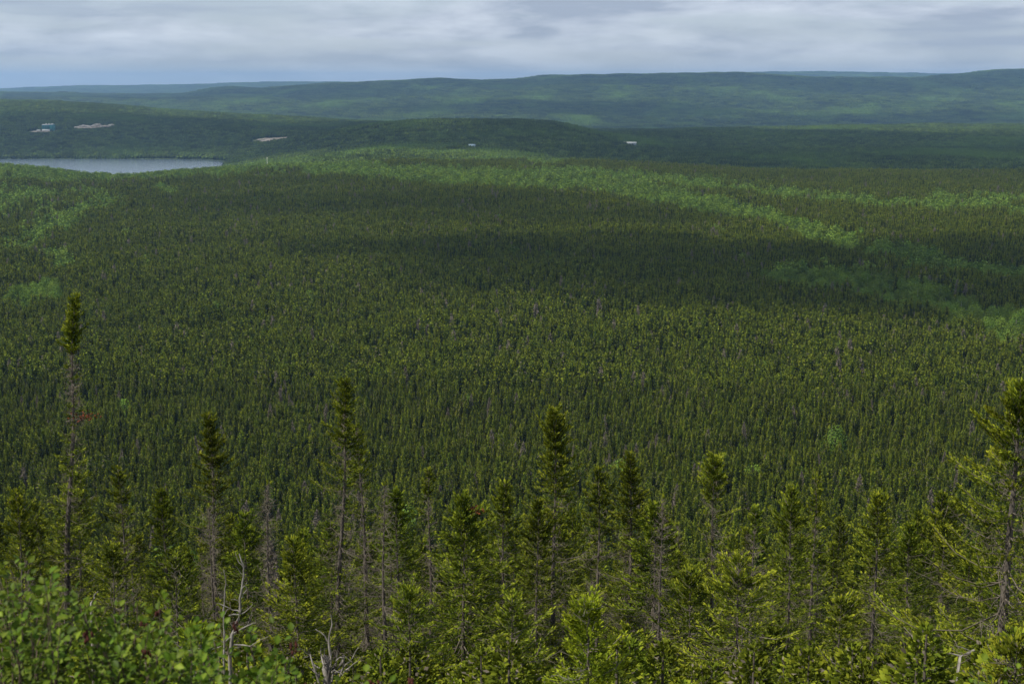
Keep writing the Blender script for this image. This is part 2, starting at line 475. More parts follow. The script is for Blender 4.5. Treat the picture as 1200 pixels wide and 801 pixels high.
def spruce(seed, h=9.0, w=1.3, zones=((0, 1, 1.0),), dense=1.0, sp=.11, lean=(0, 0), trunk_r=None, tipc=1.0, ragged=.35, dead=1.0,
           whorl=.22, side_bias=None, club=0.0, cross=1, boughs=None):
    """zones: (from, to, fullness) measured from the top, 0..1.  Returns crown, dead-branch and trunk meshes."""
    g = np.random.default_rng(seed)
    crown, twigs, trunk = Bag(), Bag(), Bag()
    tr = trunk_r or h * .0088 + .02
    zt = np.linspace(0, h, 16)
    bx = lean[0] * (zt / h) ** 1.3 + .02 * h * .3 * np.sin(zt * .9 + seed) * (zt / h)
    by = lean[1] * (zt / h) ** 1.3 + .02 * h * .3 * np.cos(zt * .8 + seed) * (zt / h)
    axis = np.stack([bx, by, zt], -1)
    v, f = tube(axis, tr * (1 - zt / h * .93), 7); trunk.add(v, f)

    def ax_at(z): return np.array([np.interp(z, zt, bx), np.interp(z, zt, by), z])
    z = h - .10; P, D_, L_, T_, N_ = [], [], [], [], []
    seg_n = 7
    ang0 = g.random() * 6.28
    while z > .35:
        t = (h - z) / h
        full = 0
        for a, b, q in zones:
            if a <= t < b: full = q
        env = w * (min(1, (t * 1.25 + .035) ** .80)) * (1 if t < .75 else 1 - (t - .75) * .6)
        if club and t < .16: env = max(env, club * (.25 + .75 * math.sin(min(1, t / .12) * PI / 2)))
        nb = g.integers(5, 9)
        for k in range(nb):
            ang0 += 2.4 + g.normal() * .35
            ln = env * max(.25, 1 + g.normal() * ragged)
            if side_bias is not None: ln *= 1 + .45 * math.cos(ang0 - side_bias)
            alive = g.random() < full
            zz = z + g.normal() * (.05 if t < .25 else .035)
            dirh = np.array([math.cos(ang0), math.sin(ang0), 0])
            up0 = np.interp(t, [0, .1, .35, 1], [1.1, .55, .05, -.30]) + g.normal() * .12
            s = np.linspace(0, 1, seg_n)
            o = ax_at(min(max(zz, .1), h))
            drop = up0 * s * ln + (.22 * s ** 2.2) * ln - .12 * np.sin(s * PI) * ln * (t > .3)
            side = np.array([-math.sin(ang0), math.cos(ang0), 0]) * g.normal() * .1
            pts = o + dirh * (s * ln)[:, None] + side * (s ** 2 * ln)[:, None] + np.array([0, 0, 1]) * drop[:, None]
            n0 = len(P); tw_ = twigs
            if alive and boughs is not None and ln > .3: twigs_b = Bag(); tw_ = twigs_b
            if alive:
                if ln > .35:
                    v, f = tube(pts[::2], np.linspace(.011, .004, 4) * (.6 + ln * .5), 3); tw_.add(v, f)
                m_ = max(4, int(ln / sp * dense * 4.4 * (1.5 if t < .2 else 1)))
                q = np.linspace(.18 if t > .12 else .0, 1, m_)
                for rep in range(3):
                    qq = np.clip(q + g.normal(size=m_) * .03, 0, 1)
                    keep = g.random(m_) < (.45 + .55 * qq)
                    c = np.stack([np.interp(qq, s, pts[:, i_]) for i_ in range(3)], -1)
                    tg = (pts[-1] - pts[0]) / max(ln, .05)
                    perp = np.array([-dirh[1], dirh[0], 0])
                    lat = g.choice([-1, 1], m_) * g.uniform(.2, 1.1, m_)
                    off = perp * (lat * ln * .20 * (1.15 - qq) + lat * .04)[:, None] + np.array([0, 0, 1]) * (g.normal(size=m_) * .035 - .015)[:, None]
                    c2 = c + off * (.3 + .7 * g.random((m_, 1)))
                    dd = tg + perp * (lat * .8)[:, None] + np.array([0, 0, 1.0]) * (g.random(m_) * .7 - .05)[:, None] + g.normal(size=(m_, 3)) * .25
                    P.append(c2[keep]); D_.append(dd[keep]); N_.append((dirh * .55 + np.array([0, 0, .8]) + g.normal(size=(m_, 3)) * .42)[keep])
                    L_.append((sp * (1.25 - .3 * qq) * g.uniform(.7, 1.3, m_))[keep])
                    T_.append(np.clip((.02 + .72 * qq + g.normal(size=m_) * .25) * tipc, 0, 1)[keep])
                if tw_ is not twigs:
                    pp, dd_, ll, tt, nn_ = (np.concatenate(q_[n0:]) for q_ in (P, D_, L_, T_, N_))
                    del P[n0:], D_[n0:], L_[n0:], T_[n0:], N_[n0:]
                    lv = Bag()
                    if len(pp): lv.add(*sprays(pp, dd_, ll * 1.1, ll * .36, tt, g, cross, nn_)); boughs.append((lv, tw_))
            if g.random() < dead and (not alive or g.random() < .12):
                l2 = ln * g.uniform(.35, .95) * (.8 if alive else 1)
                p2 = o + (pts - o) * (l2 / ln)
                p2 = p2 + g.normal(size=p2.shape) * .02 * np.arange(seg_n)[:, None] / seg_n
                v, f = tube(p2[::2], np.linspace(.013, .003, 4), 3); twigs.add(v, f)
                for _ in range(int(3 + l2 * 13)):      # fine dead twiglets
                    q = g.uniform(.15, 1); c = np.array([np.interp(q, s, p2[:, i_]) for i_ in range(3)])
                    dd = dirh * .6 + g.normal(size=3) * .7 + np.array([0, 0, -.15])
                    e_ = c + dd * g.uniform(.08, .28) * (.5 + l2 * .5)
                    mid = (c + e_) / 2 + g.normal(size=3) * .02
                    v, f = tube([c, mid, e_], [.005, .004, .002], 3); twigs.add(v, f)
        z -= whorl * (.55 + .75 * min(1, t * 2.5)) * g.uniform(.8, 1.2)
    # leader
    P.append(ax_at(h)[None] + g.normal(size=(6, 3)) * .02 + np.array([[0, 0, .02]])); D_.append(np.array([[0, 0, 1.]]) + g.normal(size=(6, 3)) * .35)
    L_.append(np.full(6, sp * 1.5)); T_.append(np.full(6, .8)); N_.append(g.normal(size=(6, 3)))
    P = np.concatenate(P); D_ = np.concatenate(D_); L_ = np.concatenate(L_); T_ = np.concatenate(T_); N_ = np.concatenate(N_)
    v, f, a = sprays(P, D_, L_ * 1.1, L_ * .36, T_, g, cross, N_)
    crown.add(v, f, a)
    return crown, twigs, trunk


def tree_meshes(name, m_needle=None, m_dead=None, **kw):
    bo = [] if kw.pop('split', False) else None
    c, tw, tr = spruce(boughs=bo, **kw)
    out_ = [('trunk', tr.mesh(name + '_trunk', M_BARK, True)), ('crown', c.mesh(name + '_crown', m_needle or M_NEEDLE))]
    if tw.n: out_.append(('branches', tw.mesh(name + '_branches', m_dead or M_DEAD)))
    for lv, tw_ in bo or []:
        out_.append(('bough', join_mats([(lv, m_needle or M_NEEDLE), (tw_, M_DEAD)])))
    return out_


def place_tree(meshes, name, loc, rz, sc, label, cat, group):
    r = empty(name, loc); r.rotation_euler = (0, 0, rz); r.scale = sc
    tag(r, label, cat, group)
    for pn, me in meshes:
        o_ = link(pn, me, r)
        if pn == 'branches': o_['kind'] = 'stuff'
    return r


# ------------------------------------------------------------------ foreground spruces, each built for itself
def at_px(u, vtop, y):
    """ground point on column u at forward distance y and the tree height that puts the tip on row vtop"""
    s = s_of(u, vtop); x = s * y
    gz_ = float(ground(x, y)); top = -y * dep(vtop)
    return x, gz_, top - gz_


taken = []
SPECIAL = [
    # u, row of tip, distance, kwargs, label
    (90, 346, 46, dict(w=.75, zones=((0, .135, 1), (.135, .20, .05), (.20, .36, .15), (.36, .62, .5), (.62, 1, .45)), club=.26, lean=(1.1, 0), sp=.085, ragged=.5, whorl=.14),
     'tallest spruce on the left with a leafy top knot above a bare leaning trunk'),
    (245, 486, 46, dict(w=1.1, zones=((0, .12, 1), (.12, .28, .75), (.28, .8, .3), (.8, 1, .5)), club=.25, sp=.09, ragged=.5, whorl=.15),
     'thin spruce on the left with a yellow green tuft over a dark twiggy trunk'),
    (408, 443, 44, dict(w=.9, zones=((0, .11, 1), (.11, .34, .5), (.34, .6, .3), (.6, 1, .35)), club=.24, lean=(.6, 0), sp=.085, ragged=.6, whorl=.15),
     'tall slender spruce with a small dense top and long bare trunk leaning right'),
    (420, 498, 47, dict(w=.8, zones=((0, .25, .6), (.25, 1, .2)), lean=(-.2, 0), sp=.09, ragged=.6),
     'sparse nearly bare spruce close beside the slender leaning spruce'),
    (542, 582, 42, dict(w=1.75, zones=((0, 1, .97),), tipc=1.15, sp=.11), 'full bright green spruce in the middle foreground with even tiers'),
    (503, 550, 50, dict(w=.9, zones=((0, .12, .6), (.12, 1, .12)), sp=.1), 'thin dying spruce just left of the full bright spruce'),
    (465, 574, 46, dict(w=1.2, zones=((0, .35, .95), (.35, .7, .3), (.7, 1, .5)), tipc=.7, sp=.11), 'dark spruce with dense upper crown and open lower trunk'),
    (590, 566, 50, dict(w=1.5, zones=((0, .5, .75), (.5, 1, .6)), sp=.11), 'open crowned spruce right of the full bright spruce'),
    (650, 481, 44, dict(w=1.15, zones=((0, .27, 1), (.27, .42, .7), (.42, .75, .3), (.75, 1, .6)), club=.34, sp=.10, ragged=.45, whorl=.17),
     'tall spruce near the centre with heavy dark crown over a dead twiggy trunk'),
    (702, 548, 50, dict(w=1.2, zones=((0, .3, .85), (.3, .7, .2), (.7, 1, .5)), sp=.11, ragged=.5), 'lean spruce with drooping boughs between two taller central spruces'),
    (740, 531, 44, dict(w=1.1, zones=((0, .3, .9), (.3, .75, .35), (.75, 1, .6)), club=.25, sp=.09, ragged=.5, whorl=.16), 'spruce with pointed yellowish top and pale dead twigs along its trunk'),
    (768, 590, 43, dict(w=1.6, zones=((0, .4, .95), (.4, .8, .35), (.8, 1, .7)), sp=.11), 'broad spruce with spreading green tiers right of the twiggy trunk'),
    (838, 535, 47, dict(w=1.05, zones=((0, .14, .95), (.14, .5, .3), (.5, 1, .7)), club=.35, sp=.09, ragged=.5, whorl=.17), 'spruce with round leafy top and grey dead middle, right of centre'),
    (866, 652, 32, dict(w=1.9, zones=((0, 1, .85),), tipc=1.1, sp=.085, whorl=.2), 'wide bushy spruce low in the foreground right of centre'),
    (810, 668, 34, dict(w=1.5, zones=((0, 1, .85),), tipc=1.05, sp=.09, whorl=.2), 'young spruce against the left side of the wide bushy one'),
    (957, 556, 50, dict(w=.9, zones=((0, .25, .5), (.25, .6, .18), (.6, 1, .6)), sp=.10, ragged=.5), 'lone thin spruce with wispy sparse top on the right'),
    (1195, 448, 23, dict(w=1.6, zones=((0, .14, .95), (.14, .40, .45), (.40, .75, .4), (.75, 1, .6)), tipc=1.25, sp=.065, whorl=.2, dense=1.3, ragged=.35, trunk_r=.13, split=True),
     'largest spruce at the right edge with long yellow green boughs and bare trunk'),
    (1100, 738, 27, dict(w=1.9, zones=((0, 1, .8),), tipc=1.2, sp=.075, whorl=.18, ragged=.4, split=True), 'low flat topped spruce at the bottom right beside the largest spruce'),
    (1048, 768, 29, dict(w=1.6, zones=((0, 1, .8),), tipc=1.1, sp=.08, whorl=.18), 'small spruce at the bottom edge left of the flat topped one'),
    (345, 632, 36, dict(w=1.25, zones=((0, 1, .93),), tipc=1.25, sp=.09, whorl=.2), 'bright green young spruce left of the slender leaning spruce'),
    (312, 566, 40, dict(w=.8, zones=((0, 1, .0),), dead=1, sp=.09, whorl=.14, ragged=.3), 'dead brown spruce thick with bare twigs'),
    (88, 556, 50, dict(w=1.2, zones=((0, .5, .8), (.5, 1, .35)), sp=.11), 'green spruce right behind the tallest left trunk'),
    (140, 548, 52, dict(w=1.1, zones=((0, .3, .6), (.3, 1, .2)), sp=.11, ragged=.5), 'half bare spruce between the two tallest trees on the left'),
    (190, 575, 47, dict(w=1.3, zones=((0, .4, .85), (.4, 1, .45)), tipc=1.1, sp=.11), 'open yellow green spruce left of the thin tufted one'),
    (28, 600, 44, dict(w=1.1, zones=((0, .4, .8), (.4, 1, .45)), tipc=.8, sp=.11), 'darker spruce at the left edge above the leafy bush'),
    (905, 740, 33, dict(w=1.5, zones=((0, 1, .85),), sp=.09), 'small spruce low on the slope right of the wide bushy one'),
    (600, 700, 34, dict(w=1.6, zones=((0, 1, .85),), tipc=1.05, sp=.09), 'bushy spruce at the bottom left of the near fir'),
    (480, 690, 36, dict(w=1.5, zones=((0, 1, .9),), tipc=1.05, sp=.09), 'bushy green spruce low in front of the full bright spruce'),
    (205, 650, 38, dict(w=1.4, zones=((0, 1, .75),), tipc=1.0, sp=.09), 'low open spruce rising behind the leafy bush'),
    (130, 640, 40, dict(w=1.4, zones=((0, 1, .7),), tipc=1.1, sp=.1), 'yellowish spruce behind the bush on the left'),
    (735, 735, 33, dict(w=1.3, zones=((0, 1, .8),), tipc=.95, sp=.09), 'small spruce low behind the near fir on its right'),
    (985, 700, 38, dict(w=1.3, zones=((0, .6, .85), (.6, 1, .5)), sp=.1), 'spruce low on the slope under the lone thin one'),
    (270, 700, 36, dict(w=1.2, zones=((0, 1, .65),), tipc=.9, sp=.09), 'spruce left of the dead brown one, low behind the bush'),
]
n_tree = 0; ROOTS = []
for k, (u, vt, y, kw, lab) in enumerate(SPECIAL):
    x, gz_, h = at_px(u, vt, y)
    ln = kw.get('lean', (0, 0))
    kw = dict(kw); x -= ln[0] * 1.0
    me = tree_meshes('spruce%d' % k, seed=100 + k, h=h, **kw)
    ROOTS.append(place_tree(me, 'spruce_tree', (x, y, gz_ - .05), 0, (1, 1, 1), lab, 'spruce', 'spruces in the foreground'))
    taken.append((x, y)); n_tree += 1

# the near fir whose tip stands in the bottom of the frame
x, gz_, h = at_px(690, 702, 17.5)
me = tree_meshes('fir', M_FIR, M_SILVER, seed=55, h=h, w=.78, zones=((0, 1, .9),), sp=.055, whorl=.13, tipc=1.2, club=.2, dense=1.2, split=True)
place_tree(me, 'fir_tree', (x, 17.5, gz_ - .05), 0, (1, 1, 1), 'nearest young fir with bright green tips at the bottom edge', 'fir', None)
taken.append((x, 17.5))
x, gz_, h = at_px(1192, 746, 15.5)
me = tree_meshes('fir_b', M_NEEDLE, seed=57, h=h, w=.85, zones=((0, 1, .95),), sp=.065, whorl=.15, tipc=1.25, club=.15)
place_tree(me, 'young_spruce', (x, 15.5, gz_ - .05), 0, (1, 1, 1), 'small dense young spruce in the bottom right corner', 'young spruce', None)
taken.append((x, 15.5))
x, gz_, h = at_px(225, 735, 13.5)
me = tree_meshes('fir_c', M_FIR, M_SILVER, seed=58, h=h, w=.6, zones=((0, 1, .75),), sp=.06, whorl=.16, tipc=1.2)
place_tree(me, 'fir_tree', (x, 13.5, gz_ - .05), 0, (1, 1, 1), 'little pale green fir poking up through the leafy bush', 'fir', None)

# rust coloured dead boughs on two trees
def at(u, v, y): return np.array([s_of(u, v) * y, y, -y * dep(v)])


for (u, v, y, tn, sc_) in ((98, 489, 46, 0, .35), (556, 597, 42, 4, .22)):
    g = np.random.default_rng(int(u)); n = 60
    c = at(u, v, y)
    bg_ = Bag(); pp = c + g.normal(size=(n, 3)) * np.array([sc_ * .55, sc_ * .4, sc_ * .25])
    bg_.add(*sprays(pp, g.normal(size=(n, 3)) + np.array([0, 0, .4]), np.full(n, .10), np.full(n, .05), np.full(n, .5), g))
    root = ROOTS[tn]
    arm = np.linspace(np.array([root.location.x + (c[0] - root.location.x) * .45, root.location.y, c[2] - .15]), c, 4)
    v_, f_ = tube(arm, [.014, .012, .009, .005], 4); tw_ = Bag(); tw_.add(v_, f_)
    me = join_mats([(bg_, M_RUST), (tw_, M_DEAD)])
    o_ = link('dead_bough', me, root); o_.matrix_parent_inverse = Matrix.Translation(-root.location)
    o_['label'] = 'small bough of rust red dead needles'

# ------------------------------------------------------------------ ranks of spruces behind them
VAR = []
for k in range(9):
    g = random.Random(k)
    if k < 5: z = ((0, .5, .97), (.5, .8, .8), (.8, 1, .7)); lab = 0
    elif k < 7: z = ((0, .3, .9), (.3, .7, .35), (.7, 1, .6)); lab = 1
    elif k == 7: z = ((0, .12, .5), (.12, 1, .15)); lab = 1
    else: z = ((0, 1, 0),); lab = 2
    VAR.append((lab, tree_meshes('rank%d' % k, seed=300 + k, h=8.5, w=g.uniform(1.15, 1.6), zones=z, sp=.12, whorl=.26, club=g.choice([0, .3, .35]), tipc=g.uniform(.8, 1.1), dense=.85)))
RANK_LAB = ['green spruce in the ranks', 'half bare spruce in the ranks', 'dead brown spruce in the ranks']
MARKS = [(50, 'behind the left end of the leafy bush'), (115, 'behind the tallest left trunk'), (165, 'right of the tallest left trunk'),
         (215, 'left of the thin tufted spruce'), (275, 'right beside the thin tufted spruce'), (335, 'behind the dead brown spruce'),
         (385, 'left of the slender leaning spruce'), (440, 'right of the slender leaning spruce'), (500, 'left of the full bright spruce'),
         (570, 'behind the full bright spruce'), (625, 'between the bright and the heavy crowned spruce'), (685, 'behind the near fir tip'),
         (755, 'around the pale twigged spruce'), (815, 'right of the broad tiered spruce'), (880, 'behind the wide bushy spruce'),
         (940, 'right of the wide bushy spruce'), (1010, 'around the lone wispy topped spruce'), (1090, 'left of the flat topped spruce'),
         (5000, 'behind the largest spruce at the right edge')]


def near_mark(u): return next(t_ for a_, t_ in MARKS if u < a_)


RANK_GRP = ['green spruces ranked on the slope', 'half bare spruces ranked on the slope', 'dead spruces ranked on the slope']


def poisson(y0, y1, sfun, half=.415, seed=1, jit=.42):
    """jittered rows: forward distance y0..y1, spacing sfun(y)"""
    g = np.random.default_rng(seed)
    X, Y = [], []
    y = y0
    while y < y1:
        sp_ = sfun(y)
        n = int(2 * half * y / sp_) + 1
        x = (np.arange(n) - n / 2 + g.random()) * sp_
        X.append(x + g.uniform(-jit, jit, n) * sp_); Y.append(y + g.uniform(-jit, jit, n) * sp_)
        y += sp_ * .9
    return np.concatenate(X), np.concatenate(Y)


RANK_END = 104.0
X, Y = poisson(40, RANK_END, lambda y: 3.0 if y > 58 else 3.7, half=.385, seed=5)
sel = np.ones(len(X), bool)
tk = np.array(taken)
for i_ in range(len(X)):
    dmin = np.min(np.hypot(tk[:, 0] - X[i_], tk[:, 1] - Y[i_]))
    if dmin < 1.7: sel[i_] = False
X, Y = X[sel], Y[sel]
order = np.argsort(Y)[:300 - n_tree]
rank_lim = float(Y[order].max())
pick = np.random.default_rng(9)
for i_ in order:
    x, y = float(X[i_]), float(Y[i_])
    q = pick.random()
    k = int(pick.integers(0, 5)) if q < .66 else (int(pick.integers(5, 8)) if q < .92 else 8)
    lab, me = VAR[k]
    hs = pick.uniform(.72, 1.05) * (0.82 if y < 60 else 1)
    s_ = hs * pick.uniform(.85, 1.15)
    place_tree(me, 'spruce_tree', (x, y, float(ground(x, y)) - .1), pick.uniform(0, 6.28), (s_, s_, hs), RANK_LAB[lab] + ' ' + near_mark(float(project(x, y, float(ground(x, y)) + 4)[0])), 'spruce', RANK_GRP[lab])


# ------------------------------------------------------------------ instanced masses (forest too many to count)
def gn_mass(name, protos, P, idx, scale, rot, label, cat_kind='stuff'):
    col = bpy.data.collections.new(name + '_kinds')
    for q, me in enumerate(protos):
        o_ = bpy.data.objects.new('%s_kind_%02d' % (name, q), me); col.objects.link(o_)
    me = mesh_from(name, P, [np.zeros((0, 3), int)])
    a = me.attributes.new('k', 'INT', 'POINT'); a.data.foreach_set('value', idx.astype(np.int32))
    a = me.attributes.new('sc', 'FLOAT_VECTOR', 'POINT'); a.data.foreach_set('vector', scale.astype(np.float32).ravel())
    a = me.attributes.new('rz', 'FLOAT_VECTOR', 'POINT'); a.data.foreach_set('vector', rot.astype(np.float32).ravel())
    o_ = link(name, me)
    ng = bpy.data.node_groups.new(name, 'GeometryNodeTree')
    ng.interface.new_socket('Geometry', in_out='INPUT', socket_type='NodeSocketGeometry')
    ng.interface.new_socket('Geometry', in_out='OUTPUT', socket_type='NodeSocketGeometry')
    gi = ng.nodes.new('NodeGroupInput'); go = ng.nodes.new('NodeGroupOutput')
    ci = ng.nodes.new('GeometryNodeCollectionInfo'); ci.inputs['Collection'].default_value = col
    ci.inputs['Separate Children'].default_value = True; ci.inputs['Reset Children'].default_value = True
    ip = ng.nodes.new('GeometryNodeInstanceOnPoints'); ip.inputs['Pick Instance'].default_value = True
    def attr(n, ty):
        q = ng.nodes.new('GeometryNodeInputNamedAttribute'); q.data_type = ty; q.inputs['Name'].default_value = n
        return [s for s in q.outputs if s.enabled][0] if False else q.outputs['Attribute']
    ng.links.new(gi.outputs[0], ip.inputs['Points']); ng.links.new(ci.outputs[0], ip.inputs['Instance'])
    ng.links.new(attr('k', 'INT'), ip.inputs['Instance Index'])
    ng.links.new(attr('rz', 'FLOAT_VECTOR'), ip.inputs['Rotation'])
    ng.links.new(attr('sc', 'FLOAT_VECTOR'), ip.inputs['Scale'])
    ng.links.new(ip.outputs[0], go.inputs[0])
    md = o_.modifiers.new('scatter', 'NODES'); md.node_group = ng
    tag(o_, label, kind=cat_kind)
    return o_


def small_spruce(seed, h, w, n, sp, deadness=0.0, club=.0, cross=1, core=True):
    """cheap spruce: blades over a narrow ragged cone"""
    g = np.random.default_rng(seed)
    t = g.random(n) ** .75                                    # 0 tip .. 1 base
    tier = np.sin(t * 26 + g.random() * 6) * .14 + 1
    env = w * np.minimum(1, (t * 1.2 + .035) ** .88)
    if club: env = np.where(t < .16, np.maximum(env, club * np.sin(np.clip(t / .10, 0, 1) * PI / 2 + .05)), env)
    az_ = g.random(n) * 2 * PI
    lump = 1 + .25 * np.sin(az_ * 2 + t * 9 + seed) + .18 * np.sin(az_ * 3 - t * 17)
    rad = env * tier * lump * (.42 + .58 * g.random(n) ** .5)
    dirh = np.stack([np.cos(az_), np.sin(az_), np.zeros(n)], -1)
    P = dirh * (rad * .75)[:, None] + np.array([0, 0, 1.]) * (h * (1 - t * .97))[:, None]
    D_ = dirh + np.array([0, 0, 1.]) * (np.interp(t, [0, .15, 1], [1.6, .7, .15]) + g.normal(size=n) * .25)[:, None] + g.normal(size=(n, 3)) * .25
    ln = sp * g.uniform(.7, 1.35, n) * np.interp(t, [0, .1, 1], [.7, .9, 1.1])
    tip = np.clip(.08 + .62 * (rad / (env + .01)) ** 2 + .12 * (1 - t) + g.normal(size=n) * .11, 0, 1)  # paler outward as new growth; lit crown top also painted into the colour
    v, f, a = sprays(P, D_, ln, ln * .62, tip, g, cross, dirh * .85 + np.array([0, 0, .55]) + g.normal(size=(n, 3)) * .2)
    live, dd, tr = Bag(), Bag(), Bag()
    fi = f.reshape(cross, n, 4); vi = v.reshape(cross, n, 4, 3); ai = a.reshape(cross, n, 4)
    isd = g.random(n) < deadness
    for sel_, bag in ((~isd, live), (isd, dd)):
        if sel_.sum() == 0: continue
        vv = vi[:, sel_].reshape(-1, 3)
        bag.add(vv, np.arange(len(vv)).reshape(-1, 4), ai[:, sel_].reshape(-1))
    zt = np.array([0, h * .95]); v, f = tube(np.c_[zt * 0, zt * 0, zt], [h * .008 + .02, .01], 4); tr.add(v, f)
    if core and deadness < 1:                               # dark core cone: shade inside the crown put into its colour
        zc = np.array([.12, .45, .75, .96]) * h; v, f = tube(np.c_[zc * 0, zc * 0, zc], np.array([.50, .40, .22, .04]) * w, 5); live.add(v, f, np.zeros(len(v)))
    return join_mats([(live, M_NEEDLE_FAR), (dd, M_DEAD), (tr, M_BARK)])


def broad(seed, h, w, n, sp, m_=None, trunk=True):
    """broadleaf crown of leaf faces gathered in lobes, on a forked trunk"""
    g = np.random.default_rng(seed)
    nl = 9
    th_ = g.random(nl) * 6.28; rh_ = w * .30 * np.sqrt(g.random(nl)); lc = np.stack([rh_ * np.cos(th_), rh_ * np.sin(th_), h * (.42 + .38 * g.random(nl) * (1 - .6 * rh_ / (w * .3)))], -1); lc[0] = (0, 0, h * .78)
    lr = g.uniform(.20, .32, nl) * w; lr[0] = w * .24
    k = g.integers(0, nl, n)
    d = g.normal(size=(n, 3)); d /= np.linalg.norm(d, axis=1, keepdims=True)
    rd = lr[k] * (.55 + .5 * g.random(n) ** .6)
    P = lc[k] + d * rd[:, None]
    P[:, 2] = np.maximum(P[:, 2], h * .16)
    D_ = np.cross(d, g.normal(size=(n, 3))) + d * .25
    ln = sp * g.uniform(.7, 1.3, n)
    tip = np.clip(.45 + .3 * d[:, 2] * 0 + g.normal(size=n) * .22 + .15 * (rd / lr[k] - .8), 0, 1)
    live, tr = Bag(), Bag()
    v, f, a = sprays(P, D_, ln, ln * .8, tip, g, 1, nrm=d + g.normal(size=(n, 3)) * .13); live.add(v, f, a)
    v, f = tube([[0, 0, 0], [.1, 0, h * .35], [.15, .1, h * .7]], [h * .014 + .03, h * .01 + .02, .02], 4); tr.add(v, f)
    for q in range(3):
        e_ = lc[q]; v, f = tube([[.1, 0, h * .33], (np.array([.1, 0, h * .33]) + e_) / 2 + [0, 0, .1], e_], [.05, .04, .02], 3); tr.add(v, f)
    return live, tr


# broadleaf belts in photo coordinates -> position on the ground via projection of the canopy
def seg_dist(u, v, pts):
    best = np.full(u.shape, 1e9)
    for (a, b), (c, d) in zip(pts[:-1], pts[1:]):
        dx, dy = c - a, d - b
        t_ = np.clip(((u - a) * dx + (v - b) * dy) / (dx * dx + dy * dy), 0, 1)
        best = np.minimum(best, np.hypot((u - a - t_ * dx) * .35, v - b - t_ * dy))
    return best


BELTS = [   # polyline, half width in rows, peak share of broadleaf
    ([(380, 199), (450, 203), (520, 208), (600, 211), (700, 217), (780, 230), (850, 246), (920, 264), (985, 284)], 8.5, .97),
    ([(1040, 293), (1085, 303)], 7, .95), ([(1085, 306), (1200, 326), (1300, 345)], 8, .75),
    ([(640, 205), (760, 210), (900, 226), (1000, 238), (1200, 250), (1300, 256)], 7, .5),
    ([(940, 326), (1000, 332), (1080, 350), (1150, 374), (1200, 392), (1320, 420)], 13, .8),
    ([(-60, 200), (0, 203), (60, 208), (130, 205), (230, 200), (380, 192)], 9, .75),
    ([(-60, 235), (40, 240), (90, 232)], 15, .45), ([(25, 292), (60, 262), (115, 240)], 9, .5),
    ([(36, 350), (48, 345)], 8, .9), ([(68, 300), (75, 312)], 6, .6),
    ([(180, 186), (320, 184), (450, 178), (560, 180), (640, 186)], 8, .8),
    ([(1100, 232), (1230, 238)], 5, .5), ([(190, 222), (200, 226)], 4, .8),
]


def broad_share(u, v):
    p = np.full(u.shape, .0013)
    for pts, wd, pk in BELTS:
        d = seg_dist(u, v, pts)
        p = np.maximum(p, pk * np.clip(1.6 - d / wd * 1.1, 0, 1))
    n_ = vnoise(u * .045, v * .16, 5)
    return np.where(p > .02, np.clip((p - .06 + .9 * (n_ - .45)) * 2.3 * np.minimum(1, p * 1.3 + .2), 0, 1), p)


CLEAR = [  # x, y, rx, ry clearings: building yard, debris yard, gravel pit, two small houses
]


def clear_at(u, v, y, rxpx, front, back):
    x = s_of(u, v) * y
    CLEAR.append((x, y, rxpx * y / F_PX, front, back))
    return x


YB = 3300.
XB = clear_at(56, 151, YB, 22, 75, 18)
YD = 3390.
XD = clear_at(113, 149, YD, 28, 95, 12)
YG = 3180.
XG = clear_at(325, 162, YG, 32, 105, 28)
YH1 = 2330.
XH1 = clear_at(556, 173, YH1, 9, 70, 12)
YH2 = 2800.
XH2 = clear_at(738, 168, YH2, 11, 110, 16)


def is_clear(x, y):
    m_ = np.zeros(x.shape, bool)
    for cx, cy, rx, fr, bk in CLEAR:
        yy = np.where(y < cy, (cy - y) / fr, (y - cy) / bk)
        m_ |= ((x - cx) / rx) ** 2 + yy ** 2 < 1
    return m_


X, Y = poisson(rank_lim - 3, 1750, lambda y: float(np.interp(y, [100, 350, 900, 1700], [2.35, 2.65, 3.2, 4.0])), half=.41, seed=12)
Z = ground(X, Y)
u_, v_ = project(X, Y, Z + 6)
keep = (u_ > -45) & (u_ < 1245) & (np.hypot(X, Y) > 0) & (Y > rank_lim - 1.0)
# tree lines thin a little in noise-shaped gaps
gap = vnoise(X / 14, Y / 14, 8) > .90
keep &= ~gap
X, Y, Z, u_, v_ = X[keep], Y[keep], Z[keep], u_[keep], v_[keep]
g = np.random.default_rng(21)
isb = g.random(len(X)) < broad_share(u_, v_)
hvar = .84 + .42 * vnoise(X / 45, Y / 45, 2) + .34 * vnoise(X / 11, Y / 11, 4)

# spruces, mid and low detail
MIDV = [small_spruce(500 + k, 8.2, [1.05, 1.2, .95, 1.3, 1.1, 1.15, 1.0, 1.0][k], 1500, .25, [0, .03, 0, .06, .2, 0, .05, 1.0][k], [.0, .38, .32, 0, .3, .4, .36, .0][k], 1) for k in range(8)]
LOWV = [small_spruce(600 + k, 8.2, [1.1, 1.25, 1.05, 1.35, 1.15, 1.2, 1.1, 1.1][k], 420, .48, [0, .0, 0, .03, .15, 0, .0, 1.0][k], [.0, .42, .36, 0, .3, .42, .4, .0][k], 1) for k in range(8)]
kk = ~isb
mid = kk & (Y < 420); low = kk & (Y >= 420)
wts = np.array([.18, .18, .16, .13, .07, .14, .125, .015])


